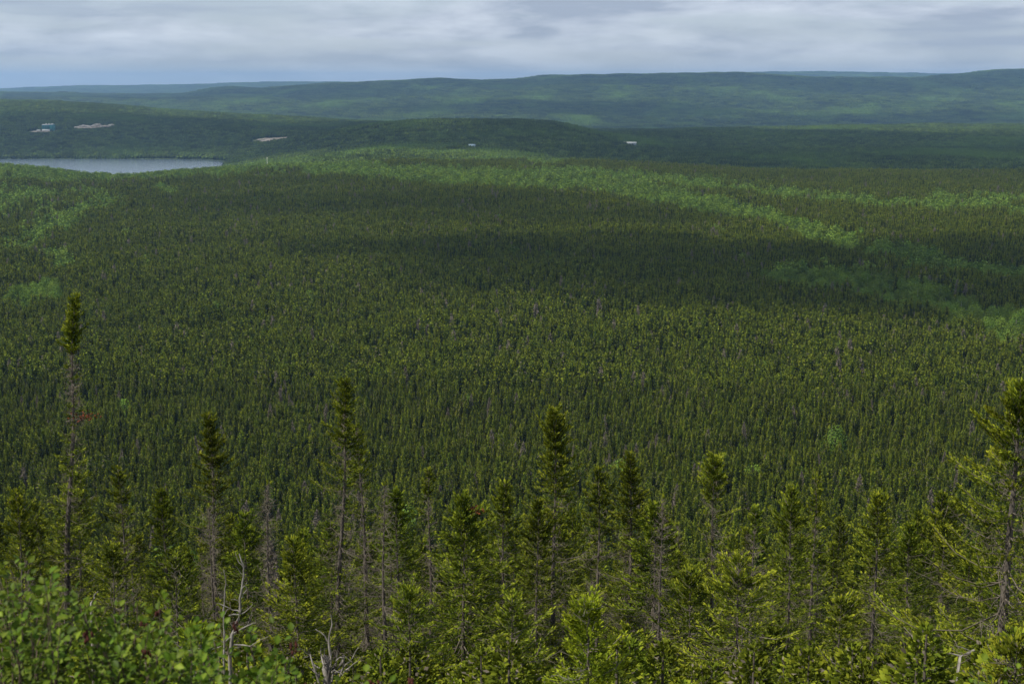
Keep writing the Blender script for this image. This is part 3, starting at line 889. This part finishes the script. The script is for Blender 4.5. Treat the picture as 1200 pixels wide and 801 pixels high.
def mass(name, sel, protos, label, base=1.0):
    n = int(sel.sum()); gg = np.random.default_rng(len(name))
    idx = gg.choice(len(protos), n, p=wts[:len(protos)] / wts[:len(protos)].sum())
    dn = gg.random(n) < .12 * np.clip((vnoise(X[sel] / 20, Y[sel] / 34, 9) - .70) * 6, 0, 1); idx = np.where(dn, np.where(gg.random(n) < .5, 7, 4), idx)
    hs = hvar[sel] * gg.uniform(.78, 1.18, n) * base
    ws = hs * gg.uniform(.85, 1.25, n)
    P = np.stack([X[sel], Y[sel], Z[sel] - .15], -1)
    rot = np.stack([gg.normal(size=n) * .025, gg.normal(size=n) * .025, gg.random(n) * 6.28], -1)
    return gn_mass(name, protos, P, idx, np.stack([ws, ws, hs], -1), rot, label)


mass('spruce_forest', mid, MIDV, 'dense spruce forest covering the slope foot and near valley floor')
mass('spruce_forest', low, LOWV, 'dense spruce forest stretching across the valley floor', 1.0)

# broadleaf trees: the 300 nearest are things, the rest a mass
BV = [broad(700 + k, 10.5, 7.0, 1500, .40) for k in range(5)]
BVM = [(a.mesh('birch_crown', M_LEAF), b.mesh('birch_trunk', M_LEAFBARK)) for a, b in BV]
ib = np.where(isb)[0]
ib = ib[np.argsort(Y[ib])]
# a crown is wider than a spruce: thin them to 3.4 m apart at least
keepb = []; cell = {}
for q in ib:
    c = (int(X[q] // 6.2), int(Y[q] // 6.2))
    if any((c[0] + a, c[1] + b) in cell and math.hypot(X[q] - cell[(c[0] + a, c[1] + b)][0], Y[q] - cell[(c[0] + a, c[1] + b)][1]) < 6.0 for a in (-1, 0, 1) for b in (-1, 0, 1)): continue
    cell[c] = (X[q], Y[q]); keepb.append(q)
nb_ = 0
for q in keepb[:300]:
    a, b = BVM[int(g.integers(0, 5))]
    s_ = float(g.uniform(.75, 1.2)); hs = s_ * float(g.uniform(.9, 1.15))
    if u_[q] > 900 and v_[q] > 312: lab, gr = 'green birch in the lower thicket on the right among dark spruces', 'birches of the lower right thicket'
    elif u_[q] > 900: lab, gr = 'bright birch in the upper right thicket beside tall spruces', 'birches of the upper right thicket'
    elif u_[q] < 140 and v_[q] < 420: lab, gr = 'pale green birch among spruces near the left edge', 'birches near the left edge'
    else: lab, gr = 'single green birch scattered among the valley spruces', 'birches scattered through the spruce'
    if gr.startswith('birches scattered'):
        lab = 'single green birch alone among valley spruces above ' + ('the left foreground trees' if u_[q] < 330 else 'the slender leaning spruce' if u_[q] < 500 else 'the heavy crowned central spruce' if u_[q] < 720 else 'the right foreground trees')
    elif gr.endswith('lower right thicket'):
        lab = 'green birch ' + ('at the thin left tip' if u_[q] < 1010 else 'in the middle' if u_[q] < 1110 else 'at the wide right end') + ' of the shaded thicket among dark spruces'
    r = empty('birch_tree', (float(X[q]), float(Y[q]), float(Z[q]) - .2)); r.rotation_euler = (0, 0, float(g.uniform(0, 6.28))); r.scale = (s_, s_, hs)
    tag(r, lab, 'birch', gr); link('crown', a, r); link('trunk', b, r)
BLOW = [join_mats([(lambda t_: (t_[0], M_LEAF))(broad(750 + k, 10.5, 7.8, 420, .85))]) for k in range(5)]
sb = np.array(keepb[300:])
n = len(sb)
print('trees', mid.sum(), low.sum(), len(keepb), 'rank_lim', rank_lim)
hs = g.uniform(.75, 1.2, n); ws = hs * g.uniform(.9, 1.2, n)
gn_mass('broadleaf_wood', BLOW, np.stack([X[sb], Y[sb], Z[sb] - .2], -1), g.integers(0, 5, n), np.stack([ws, ws, hs], -1),
        np.stack([0 * hs, 0 * hs, g.random(n) * 6.28], -1), 'belts of pale green broadleaf trees winding through the spruce')


# undergrowth of tiny firs on the near slope
UG = [small_spruce(820 + k, 1.6, .75, 1300, .08, .06, 0, 1, False) for k in range(4)]
X2, Y2 = poisson(19, 100, lambda y: float(np.interp(y, [19, 100], [.95, 1.5])), half=.42, seed=33)
Z2 = ground(X2, Y2); n = len(X2); gg = np.random.default_rng(4)
sc = gg.uniform(.5, 1.5, n)
gn_mass('undergrowth', UG, np.stack([X2, Y2, Z2 - .1], -1), gg.integers(0, 4, n), np.stack([sc, sc, sc * .9], -1),
        np.stack([0 * sc, 0 * sc, gg.random(n) * 6.28], -1), 'low green undergrowth covering the slope under the spruces')


# ------------------------------------------------------------------ distant canopy
def patch(seed, size, n, hgt, wid, broadf):
    g = np.random.default_rng(seed); bag = Bag()
    px = g.uniform(-.5, .5, n) * size * 1.12; py = g.uniform(-.5, .5, n) * size * 1.12
    for k in range(n):
        h = hgt * g.uniform(.65, 1.15)
        if g.random() < broadf:
            w_ = wid * g.uniform(1.2, 1.9); ns = 6
            prof = [(.15, .8), (.55, 1.0), (.85, .65), (1.0, .12)]; h *= .9
        else:
            w_ = wid * g.uniform(.75, 1.1); ns = 5
            prof = [(0., 1.), (.45, .62), (.8, .25), (1.0, .03)]
        rings = []
        for (a, b) in prof:
            th = np.arange(ns) / ns * 2 * PI + g.random() * 6
            rj = w_ * b * g.uniform(.72, 1.25, ns)
            rings.append(np.stack([px[k] + rj * np.cos(th), py[k] + rj * np.sin(th), np.full(ns, h * a) + g.normal(size=ns) * h * .03 * (a < 1)], -1))
        v = np.concatenate(rings)
        if k == 0 or True:
            i_, j_ = np.meshgrid(np.arange(len(prof) - 1), np.arange(ns), indexing='ij')
            f = np.stack([i_ * ns + j_, i_ * ns + (j_ + 1) % ns, (i_ + 1) * ns + (j_ + 1) % ns, (i_ + 1) * ns + j_], -1).reshape(-1, 4)
        bag.add(v, f, np.clip(np.repeat([.1, .45, .75, .9], ns) + g.normal() * .25, 0, 1))  # each tree darker at its foot, paler towards its top
    return bag.mesh('canopy', M_CANOPY)


def far_mass(name, y0, y1, size, n, hgt, wid, label, seed):
    protos = [patch(seed + k, size, n, hgt, wid, [0, .08, .2, .5][k]) for k in range(4)]
    X, Y = poisson(y0, y1, lambda y: size * .92, half=.42, seed=seed, jit=.2)
    Z = ground(X, Y)
    u, v = project(X, Y, Z)
    keep = (u > -60) & (u < 1260) & ((Z > LAKE_Z + 1.2) | (Y > 3100)) & ~is_clear(X, Y)
    X, Y, Z, u, v = X[keep], Y[keep], Z[keep], u[keep], v[keep]
    g = np.random.default_rng(seed)
    nn = fbm(X / 260, Y / 420, 6, 4) * .9 + g.normal(size=len(X)) * .16
    pb_ = np.zeros(len(X))
    for pts, wd, pk in BELTS: pb_ = np.maximum(pb_, pk * np.clip(1.5 - seg_dist(u, v, pts) / wd, 0, 1))
    nn = nn + pb_ * .8
    idx = np.digitize(nn, [-.05, .22, .5])
    s_ = g.uniform(.85, 1.2, len(X))
    gn_mass(name, protos, np.stack([X, Y, Z - hgt * .1], -1), idx, np.stack([np.ones(len(X)), np.ones(len(X)), s_], -1),
            np.stack([0 * X, 0 * X, g.integers(0, 4, len(X)) * PI / 2 + g.normal(size=len(X)) * .15], -1), label)
    print(name, len(X))


far_mass('distant_forest', 1700, 5200, 16, 34, 8.5, 1.9, 'dark forest on the low hills around the lake', 900)
far_mass('distant_forest', 5200, 10300, 44, 110, 10, 2.8, 'blue green forest on the wide far hills', 910)
far_mass('distant_forest', 13000, 15600, 90, 200, 11, 4.5, 'faint blue forest on the farthest ridge', 920)


# ------------------------------------------------------------------ leafy shrubs at the viewer's feet
def leaf_mesh(seed):
    g = np.random.default_rng(seed)
    n = 5; t_ = np.linspace(0, 1, n); w = np.array([.03, .27, .36, .23, 0.0]) * g.uniform(.9, 1.1)
    bend = -.18 * t_ ** 2 * g.uniform(.3, 1.4)
    c = np.stack([t_, 0 * t_, bend], -1)
    l_ = c + np.stack([0 * t_, w, w * .35], -1); r_ = c + np.stack([0 * t_, -w, w * .35], -1)
    v = np.concatenate([c, l_, r_]); f = []
    for k in range(n - 1):
        f += [[k, k + 1, n + k + 1, n + k], [2 * n + k, 2 * n + k + 1, k + 1, k]]
    a = np.concatenate([np.full(n, .75), np.full(n, .45), np.full(n, .45)]) + (seed - 2.5) * .1
    return v, np.array(f), np.clip(a, 0, 1)


LEAFG = [leaf_mesh(k) for k in range(6)]
LEAFM = [mesh_from('leaf', v, f, [M_BUSH], {'tip': a}, True) for v, f, a in LEAFG]


def orient(d, nrm):
    d = d / np.linalg.norm(d); s_ = np.cross(nrm, d); s_ /= np.linalg.norm(s_) + 1e-9; n_ = np.cross(d, s_)
    return np.stack([d, s_, n_], 1)


def shrub(name, label, base_u, base_y, tips, seed, leaf_len=.038, per=34, max_leaf=260, fruits=0, cat='shrub'):
    g = np.random.default_rng(seed)
    bx = s_of(base_u, 760) * base_y; bz = float(ground(bx, base_y)) - .03
    root = empty(name, (bx, base_y, bz)); tag(root, label, cat)
    B = np.array([bx, base_y, bz]); stems = Bag(); leaves = []; ends = []
    for (u, v, y) in tips:
        T = at(u, v, y) - B
        st = np.array([g.normal() * .08, g.normal() * .08, 0])
        m1 = st + (T - st) * .45 + np.array([0, 0, .12]) * np.linalg.norm(T) + g.normal(size=3) * .04
        tt = np.linspace(0, 1, 9)[:, None]
        pts = (1 - tt) ** 2 * st + 2 * tt * (1 - tt) * m1 + tt ** 2 * T + g.normal(size=(9, 3)) * .006
        vv, ff = tube(pts, np.linspace(.0055, .0016, 9), 4); stems.add(vv, ff)
        axis_d = pts[-1] - pts[-3]
        for q in range(per):
            f_ = 1 - (q / per) ** 1.1 * .62
            c = np.array([np.interp(f_, np.linspace(0, 1, 9), pts[:, i_]) for i_ in range(3)])
            a_ = q * 2.4 + g.normal() * .5
            d_, s1, u1 = (w_[0] for w_ in basis(axis_d[None] + 1e-6))
            dr = d_ * g.uniform(.2, .9) + (s1 * math.cos(a_) + u1 * math.sin(a_)) * .9 + np.array([0, 0, .15]) + g.normal(size=3) * .15
            c0 = c + dr / np.linalg.norm(dr) * g.uniform(.0, .05)
            nr_ = np.array([-.25, -.35, 1.0]) + g.normal(size=3) * .45
            leaves.append((c0, orient(dr, nr_), leaf_len * g.uniform(.65, 1.2), int(g.integers(0, 6))))
        ends.append(pts[-1])
    tag(link('stems', stems.mesh('stems', M_STEM), root), kind='stuff')
    leaves.sort(key=lambda w_: w_[0][1] - w_[0][2])       # nearest and highest first
    for (c, Rm, ln, k) in leaves[:max_leaf]:
        o_ = link('leaf', LEAFM[k], root)
        mw = Matrix.Identity(4)
        for i_ in range(3):
            for j_ in range(3): mw[i_][j_] = Rm[i_, j_] * ln
            mw[i_][3] = c[i_]
        o_.matrix_basis = mw
    if len(leaves) > max_leaf:
        bag = Bag()
        for (c, Rm, ln, k) in leaves[max_leaf:]:
            v, f, a = LEAFG[k]; bag.add((v * ln) @ Rm.T + c, f, a)
        tag(link('foliage', bag.mesh('foliage', M_BUSH, True), root), kind='stuff')
    for q in range(fruits):
        e = ends[int(g.integers(0, len(ends)))] + g.normal(size=3) * .05
        b_ = Bag()
        for w_ in range(7):
            c = e + g.normal(size=3) * .011; pp = c + np.array([0, 0, 1.]) * np.linspace(-.012, .014, 4)[:, None]
            v, f = tube(pp, [.001, .006, .006, .001], 5); b_.add(v, f)
        link('catkin', b_.mesh('catkin', M_FRUIT, True), root)
    return root


g = np.random.default_rng(77)
OUT_U = [-60, 0, 30, 70, 100, 150, 200, 250, 300, 345, 380]
OUT_V = [640, 655, 655, 672, 700, 712, 716, 728, 752, 778, 830]


def tips_for(u0, u1, n, y0, y1, extra=0):
    r_ = []
    for k in range(n):
        u = g.uniform(u0, u1); top = np.interp(u, OUT_U, OUT_V) + extra
        r_.append((u, top + 8 + (g.random() ** 1.15) * (835 - top), g.uniform(y0, y1)))
    return r_


shrub('alder_shrub', 'leafy green shrub filling the bottom left corner, tallest at the frame edge', 20, 5.6, tips_for(-40, 90, 62, 5.0, 6.4) + [(28, 655, 5.8), (62, 668, 5.9), (8, 668, 5.7), (48, 690, 5.6)], 1, fruits=3)
shrub('alder_shrub', 'leafy shrub with dark red catkins left of the weathered snag', 155, 5.9, tips_for(80, 230, 66, 5.2, 6.6) + [(188, 702, 5.9), (140, 712, 6), (160, 706, 6)], 2, fruits=8)
shrub('alder_shrub', 'leafy shrub at the bottom edge in front of the weathered snag', 270, 5.8, tips_for(220, 345, 44, 5.2, 6.4) + [(292, 742, 5.9), (262, 738, 5.8)], 3, fruits=3)
shrub('alder_shrub', 'single leafy sprig standing right of the larger bushes', 335, 5.6, [(328, 738, 5.5), (343, 752, 5.5), (322, 768, 5.4), (350, 792, 5.4), (334, 775, 5.5), (365, 800, 5.5)], 4, per=8, fruits=2)
shrub('alder_shrub', 'low leafy sprig below the grey stump at the bottom edge', 430, 5.5, [(430, 790, 5.4), (405, 800, 5.4), (455, 803, 5.4), (520, 806, 5.4)], 5, per=8, fruits=2)
shrub('alder_shrub', 'pale green leafy sprig low in the bottom right corner', 1165, 6.0, [(1150, 778, 6), (1172, 792, 6), (1190, 785, 6), (1140, 803, 6), (1160, 800, 6)], 6, per=7)


# ------------------------------------------------------------------ weathered snags
def branchwork(name, label, cat, y, base, lines, m_=M_SILVER, parts='branch'):
    bx, bv = base; b0 = at(bx, bv, y); gz_ = float(ground(b0[0], y))
    root = empty(name, (b0[0], y, gz_)); tag(root, label, cat)
    for k, (pn, pts, r0, r1) in enumerate(lines):
        P_ = np.array([at(p[0], p[1], y + (p[2] if len(p) > 2 else 0)) for p in pts])
        if k == 0 and pn == 'trunk': P_[0, 2] = gz_ - .05
        Q = []
        for a, b in zip(P_[:-1], P_[1:]): Q += [a + (b - a) * t_ for t_ in (0, .33, .66)]
        Q.append(P_[-1]); Q = np.array(Q) + g.normal(size=(len(Q), 3)) * .006
        bag = Bag(); v, f = tube(Q, .68 * np.linspace(r0, r1, len(Q)) * g.uniform(.85, 1.2, len(Q)), 7); bag.add(v, f)
        o_ = link(pn, bag.mesh(pn, m_, True), root); o_.matrix_parent_inverse = Matrix.Translation(-root.location)
    return root


M_DEADWOOD = rough_mat('grey_rotting_wood', (0.07, 0.062, 0.055), (0.26, 0.24, 0.22), 12, bump=.6, stretch=(1, 1, .4))
branchwork('dead_snag', 'white weathered dead sapling with crooked bare branches beside the dead brown spruce', 'snag', 15, (270, 800), [
    ('trunk', [(268, 800), (270, 770), (273, 742), (282, 716), (281, 700), (285, 680), (286, 662), (280, 648)], .032, .008),
    ('branch', [(262, 790), (263, 740), (262, 715), (264, 690), (263, 668)], .02, .006),
    ('branch', [(273, 742), (290, 733, -.1), (300, 729, -.2)], .014, .004),
    ('branch', [(282, 716), (268, 712), (254, 706)], .012, .004),
    ('branch', [(283, 700), (290, 690), (287, 683)], .01, .004),
    ('branch', [(270, 720), (285, 718), (297, 707)], .012, .004),
    ('branch', [(272, 745), (262, 752), (245, 748)], .012, .004),
    ('branch', [(270, 755), (292, 757), (315, 745, -.2)], .014, .004),
    ('branch', [(285, 665), (278, 655), (276, 646)], .009, .003)] + [('twig', [(u_, v_), (u_ + a_ * .5, v_ - 4 + b_ * .3), (u_ + a_, v_ - 6 + b_)], .006, .002) for u_, v_, a_, b_ in ((283, 690, 7, -2), (281, 705, -9, 4), (275, 735, -9, -3), (284, 674, -7, -5), (263, 700, -8, 0), (263, 720, 8, -6), (270, 762, 12, 2), (268, 775, -12, 0), (290, 733, 5, -9), (295, 757, 6, 9))])
L_ = [('trunk', [(384, 815), (383, 790), (382, 768)], .075, .05), ('branch', [(387, 775), (387, 752), (388, 720)], .022, .006),
      ('branch', [(385, 752), (378, 742), (369, 737)], .014, .005)]
for q in range(26):
    a = g.uniform(-1, 1); u0 = 384 + a * 14
    L_.append(('splinter', [(u0, g.uniform(775, 800), g.uniform(-.15, .1)), (u0 + a * 12, g.uniform(766, 785), g.uniform(-.2, .1)), (u0 + a * 24 + g.normal() * 5, g.uniform(752, 795), g.uniform(-.3, .1))], .013, .003))
branchwork('weathered_stump', 'jagged grey stump with upright broken spike at the bottom edge', 'stump', 14, (384, 800), L_, M_DEADWOOD)
branchwork('dead_stick', 'pale bare stick poking up behind the leafy bush', 'stick', 14, (106, 720), [('trunk', [(104, 730), (107, 706), (114, 692)], .02, .007)])
branchwork('fallen_branch', 'grey bare fallen branch low beside the largest right spruce', 'branch', 21, (1110, 790), [
    ('trunk', [(1112, 790), (1125, 768), (1150, 758), (1172, 752)], .04, .015),
    ('branch', [(1125, 768), (1105, 762), (1098, 748)], .02, .006), ('branch', [(1150, 758), (1165, 762), (1185, 770)], .02, .006),
    ('branch', [(1138, 762), (1120, 756)], .015, .005)])


# ------------------------------------------------------------------ far buildings and clearings
def flat(name, col, rough=.7):
    return rough_mat(name, tuple(c * .85 for c in col), col, .6, bump=.05, rough=rough)


M_TEAL = flat('teal_cladding', (.02, .17, .18)); M_WHITE = flat('white_paint', (.78, .78, .76)); M_GREY = flat('grey_roof', (.42, .46, .48))
M_BLUEROOF = flat('blue_grey_roof', (.28, .38, .46)); M_DARK = flat('dark_glass', (.03, .035, .04), .2); M_TYRE = flat('tyre_rubber', (.02, .02, .02))
M_GRAVEL = rough_mat('gravel', (.24, .20, .16), (.50, .44, .37), .08, bump=.3)
M_ROCK = rough_mat('pale_rubble', (.36, .32, .29), (.74, .70, .65), .25, bump=.4, dist=.2)


def box(x0, x1, y0, y1, z0, z1):
    v = np.array([[x, y, z] for z in (z0, z1) for x, y in ((x0, y0), (x1, y0), (x1, y1), (x0, y1))], float)
    f = np.array([[0, 3, 2, 1], [4, 5, 6, 7], [0, 1, 5, 4], [1, 2, 6, 5], [2, 3, 7, 6], [3, 0, 4, 7]])
    return v, f


def part(name, m_, parent, *boxes):
    b = Bag()
    for q in boxes: b.add(*box(*q))
    return link(name, b.mesh(name, m_), parent)


def gable(name, m_, parent, x0, x1, y0, y1, z, rise, th=.3):
    ym = (y0 + y1) / 2
    v = np.array([[x, yy, zz] for x in (x0, x1) for yy, zz in ((y0, z), (ym, z + rise), (y1, z), (y1, z + th), (ym, z + rise + th), (y0, z + th))], float)
    f = [np.array([[k, (k + 1) % 6, 6 + (k + 1) % 6, 6 + k] for k in range(6)]), np.array([[5, 4, 3, 2, 1, 0], [6, 7, 8, 9, 10, 11]])]
    return link(name, mesh_from(name, v, f, [m_]), parent)


def yard(name, cx, cy, rx, fr, bk, label, m_=None):
    n = 40; rings = 14; V_ = []
    for k in range(rings + 1):
        for a in range(n):
            th = a / n * 2 * PI; r_ = k / rings * (1 + .18 * math.sin(th * 3 + cx) + .1 * math.sin(th * 7))
            dy = math.sin(th) * r_; V_.append((cx + math.cos(th) * r_ * rx, cy + dy * (bk if dy > 0 else fr)))
    V_ = np.array(V_); z = ground(V_[:, 0], V_[:, 1]) + .25
    i_, j_ = np.meshgrid(np.arange(rings), np.arange(n), indexing='ij')
    f = np.stack([i_ * n + j_, (i_ + 1) * n + j_, (i_ + 1) * n + (j_ + 1) % n, i_ * n + (j_ + 1) % n], -1).reshape(-1, 4)
    return tag(link(name, mesh_from(name, np.c_[V_, z], f, [m_ or M_GRAVEL], smooth=True)), label, kind='structure')


yard('gravel_yard', XB, YB, 34, 22, 12, 'gravel yard round the teal building')
yard('gravel_yard', XD, YD, 52, 40, 10, 'gravel yard under the pale rubble heap')
yard('gravel_pit', XG, YG, 52, 62, 24, 'bare sandy clearing on the hillside beyond the lake')

zb = float(ground(XB, YB)) + .2
b = empty('teal_building', (XB, YB, zb)); tag(b, 'teal industrial building with pale roof on the hillside beyond the lake', 'building')
part('wall', M_TEAL, b, (-11, 7.3, -8, 8, 4.2, 13.5)); part('lower_wall', M_WHITE, b, (-11.3, 7.3, -8.3, 8, 0, 4.2))
part('tower_wall', M_TEAL, b, (7.3, 15, -9, 9, -.5, 14.5)); gable('roof', M_GREY, b, -11.6, 7.2, -8.8, 8.6, 13.5, 1.8); gable('roof', M_GREY, b, 7.25, 15.4, -9.4, 9.4, 14.5, 1.6)
for q in range(3): part('window', M_DARK, b, (-9 + q * 5.5, -6.5 + q * 5.5, -8.06, -7.9, 8, 10.5))
part('door', M_DARK, b, (9.5, 12.8, -9.06, -8.9, -.4, 4.6))
for xx in (-4, 2.5, 10): part('roof_vent', M_WHITE, b, (xx, xx + 1.8, -1, 1, 14.8, 17.4))
zt_ = float(ground(XB - 19, YB - 8)) + .35
t_ = empty('white_truck', (XB - 19, YB - 8, zt_)); tag(t_, 'white box truck parked left of the teal building', 'truck')
part('cargo_box', M_WHITE, t_, (-2.4, 4, -1.3, 1.3, 1.1, 4.1)); part('cab', M_WHITE, t_, (-4.6, -2.6, -1.2, 1.2, .8, 3.2)); part('windscreen', M_DARK, t_, (-4.66, -4.5, -1, 1, 2, 3))
for xx in (-3.6, 2.4):
    for yy in (-1.25, 1.0):
        bag = Bag(); a_ = np.linspace(0, 1, 2)
        v, f = tube([[xx, yy, .5], [xx, yy + .25, .5]], [.5, .5], 12); bag.add(v, f)
        f2 = np.arange(12)[None, :]
        link('wheel', mesh_from('wheel', v, [f, f2, f2 + 12], [M_TYRE]), t_)

# rubble heap
gq = np.random.default_rng(31); bag = Bag(); n = 420
ico_v = np.array([[0, 0, 1], [.9, 0, .3], [.28, .85, .3], [-.72, .53, .3], [-.72, -.53, .3], [.28, -.85, .3], [0, 0, -.7]], float)
ico_f = np.array([[0, k, k % 5 + 1, k % 5 + 1] for k in range(1, 6)])
tri = np.array([[0, k, k % 5 + 1] for k in range(1, 6)] + [[6, k % 5 + 1, k] for k in range(1, 6)])
VV, FF, c0 = [], [], 0
for k in range(n):
    a = gq.uniform(-1, 1); xx = XD + a * 50; yy = YD - 4 + gq.normal() * 5
    hh = (1 - abs(a) ** 2.5) * 6.5 * (.6 + .4 * math.sin(a * 9 + 1)) * gq.random() ** .7
    r_ = gq.uniform(.8, 2.2); v = ico_v * gq.uniform(.7, 1.3, (7, 1)) * r_ * np.array([1.3, 1, .8]) + np.array([xx, yy, float(ground(xx, yy)) + .4 + max(0, hh)])
    VV.append(v); FF.append(tri + c0); c0 += 7
mound = []
heap = link('rubble_heap', mesh_from('rubble_heap', np.concatenate(VV), np.concatenate(FF), [M_ROCK]))
tag(heap, 'long heap of pale pinkish rubble in a clearing right of the teal building', kind='stuff')


def house(name, label, x, y, w, d, h, rise, wallm, roofm, nwin):
    z = float(ground(x, y)) + .1
    r = empty(name, (x, y, z)); tag(r, label, 'building')
    part('wall', wallm, r, (-w / 2, w / 2, -d / 2, d / 2, -.5, h)); gable('roof', roofm, r, -w / 2 - .5, w / 2 + .5, -d / 2 - .5, d / 2 + .5, h, rise)
    for q in range(nwin):
        x0 = -w / 2 + (q + .5) * w / nwin
        part('window', M_DARK, r, (x0 - .6, x0 + .6, -d / 2 - .06, -d / 2 + .1, 1, 2.3))
    part('door', M_GREY, r, (w / 2 - 1.6, w / 2 - .7, -d / 2 - .07, -d / 2 + .1, 0, 2.1))
    return r


house('small_house', 'small house with blue grey roof in the trees below the wooded knoll', XH1 - 4, YH1, 10, 8, 4.5, 2.8, M_WHITE, M_BLUEROOF, 3)
house('garage', 'little pale outbuilding just right of the blue roofed house', XH1 + 9, YH1 - 6, 6, 5, 2.6, 1.4, M_GREY, M_WHITE, 1)
house('long_building', 'long low white building alone in the dark valley forest', XH2, YH2, 25, 12, 4.2, 1.4, M_GREY, M_WHITE, 8)
for (u, v, y, lab) in ((313, 187, 1700, 'pale utility pole rising above the wood right of the lake'),):
    x = s_of(u, v) * y; z = float(ground(x, y)); ht = -y * dep(v - 3) - z
    r = empty('utility_pole', (x, y, z)); tag(r, lab, 'utility pole')
    bag = Bag(); v_, f_ = tube([[0, 0, -.3], [0, 0, ht * .5], [0, 0, ht]], [.25, .22, .18], 8); bag.add(v_, f_); link('post', bag.mesh('post', M_WHITE, True), r)
    part('crossarm', M_WHITE, r, (-1.2, 1.2, -.1, .1, ht - 1.4, ht - 1.2))


# ------------------------------------------------------------------ clouds overhead (above the frame); they throw the cloud shadows on the forest
def cloud_mat():
    m, t = mat('cloud'); l = t.links.new
    at_ = N(t, 'ShaderNodeAttribute', attribute_name='cover')
    d = N(t, 'ShaderNodeBsdfDiffuse', inp={'Color': (.92, .92, .92, 1)}); tr = N(t, 'ShaderNodeBsdfTranslucent', inp={'Color': (.9, .9, .92, 1)})
    m1 = N(t, 'ShaderNodeMixShader', inp={0: .5}); tp = N(t, 'ShaderNodeBsdfTransparent'); m2 = N(t, 'ShaderNodeMixShader'); o = N(t, 'ShaderNodeOutputMaterial')
    l(d.outputs[0], m1.inputs[1]); l(tr.outputs[0], m1.inputs[2]); l(at_.outputs['Fac'], m2.inputs[0]); l(tp.outputs[0], m2.inputs[1]); l(m1.outputs[0], m2.inputs[2]); l(m2.outputs[0], o.inputs[0])
    return m


M_CLOUD = cloud_mat()


def cloud(label, spots, H, seed, opac=.62, nscale=240.):
    """spots: (photo column, forward distance, half width px, half depth m): where its shadow lies"""
    off = SUN / SUN.z * H
    E = []
    for (u, y, wpx, ry) in spots:
        E.append((s_of(u, 250) * y, y, wpx * y / F_PX, ry))
    E = np.array(E); x0 = (E[:, 0] - E[:, 2] * 1.4).min(); x1 = (E[:, 0] + E[:, 2] * 1.4).max(); y0 = (E[:, 1] - E[:, 3] * 1.4).min(); y1 = (E[:, 1] + E[:, 3] * 1.4).max()
    n = 110; xs = np.linspace(x0, x1, n); ys = np.linspace(y0, y1, n); XX, YY = np.meshgrid(xs, ys)
    f_ = np.zeros(XX.shape)
    for (cx, cy, rx, ry) in E:
        f_ = np.maximum(f_, 1.15 - np.hypot((XX - cx) / rx, (YY - cy) / ry))
    f_ = f_ + .32 * fbm(XX / nscale, YY / nscale, seed, 4)
    den = np.clip(f_ / .38, 0, 1); den = den * den * (3 - 2 * den)
    thick = np.clip(f_, 0, 1) ** .6 * 140 * (H / 700)
    puff = 1 + .5 * fbm(XX / nscale * 2.2, YY / nscale * 2.2, seed + 5, 4)
    top = np.stack([XX + off.x, YY + off.y, H - 100 + thick * puff], -1).reshape(-1, 3)
    bot = np.stack([XX + off.x, YY + off.y, H - 100 - thick * .22 * puff - .5], -1).reshape(-1, 3)
    i_, j_ = np.meshgrid(np.arange(n - 1), np.arange(n - 1), indexing='ij')
    q = np.stack([i_ * n + j_, i_ * n + j_ + 1, (i_ + 1) * n + j_ + 1, (i_ + 1) * n + j_], -1).reshape(-1, 4)
    dq = den.ravel()[q].max(1) > 0.004; q = q[dq]
    f = np.concatenate([q, q[:, ::-1] + n * n])
    a_ = np.concatenate([den.ravel()] * 2)
    V_ = np.concatenate([top, bot])
    used = np.unique(f); remap = np.zeros(len(V_), int); remap[used] = np.arange(len(used))
    me = mesh_from('cloud', V_[used], remap[f], [M_CLOUD], {'cover': 1 - np.sqrt(1 - a_[used] * opac)}, True)
    return tag(link('cloud', me), label, kind='structure')


cloud('broken cloud above the valley floor', [(380, 1080, 260, 75), (620, 970, 170, 55)], 700, 1, .5, 160)
cloud('broken cloud above the middle of the valley', [(840, 700, 360, 105), (1120, 720, 220, 120), (560, 790, 200, 60), (960, 610, 330, 60)], 700, 2, .82, 200)
cloud('wide cloud over the far side of the valley', [(900, 2900, 420, 1150), (1250, 1900, 200, 500), (520, 2350, 170, 230), (900, 2050, 330, 260), (640, 3800, 300, 600)], 1000, 3, .8, 500)
cloud('cloud over the lake hill', [(60, 3350, 280, 460), (250, 3400, 220, 460), (400, 3150, 150, 420), (360, 2750, 120, 260)], 1000, 4, .86, 400)
cloud('wide cloud over the far hills', [(820, 5650, 520, 420), (250, 8200, 300, 900), (700, 8900, 320, 500), (1100, 8600, 240, 700), (640, 7000, 200, 450), (1000, 6300, 300, 300)], 1300, 5, .6, 1400)

# ------------------------------------------------------------------ haze
zmin = float(gz.min()); zmax = float(gz.max())
b = Bag(); b.add(*box(-22600, 22600, -22600, 22600, zmin - 2, max(zmax, 0) + 25))
hz = mesh_from('haze', np.concatenate(b.V), np.concatenate(b.F))
m, t = mat('haze_air'); pv = N(t, 'ShaderNodeVolumePrincipled', inp={'Color': (.36, .62, 1.0, 1), 'Density': 6.0e-5, 'Anisotropy': .2}); o = N(t, 'ShaderNodeOutputMaterial')
t.links.new(pv.outputs[0], o.inputs['Volume']); hz.materials.append(m)
tag(link('haze', hz), 'thin blue haze over the valley', kind='stuff')
print('haze top', zmax, 'tris', sum(sum(len(p.vertices) - 2 for p in me.polygons) for me in bpy.data.meshes))
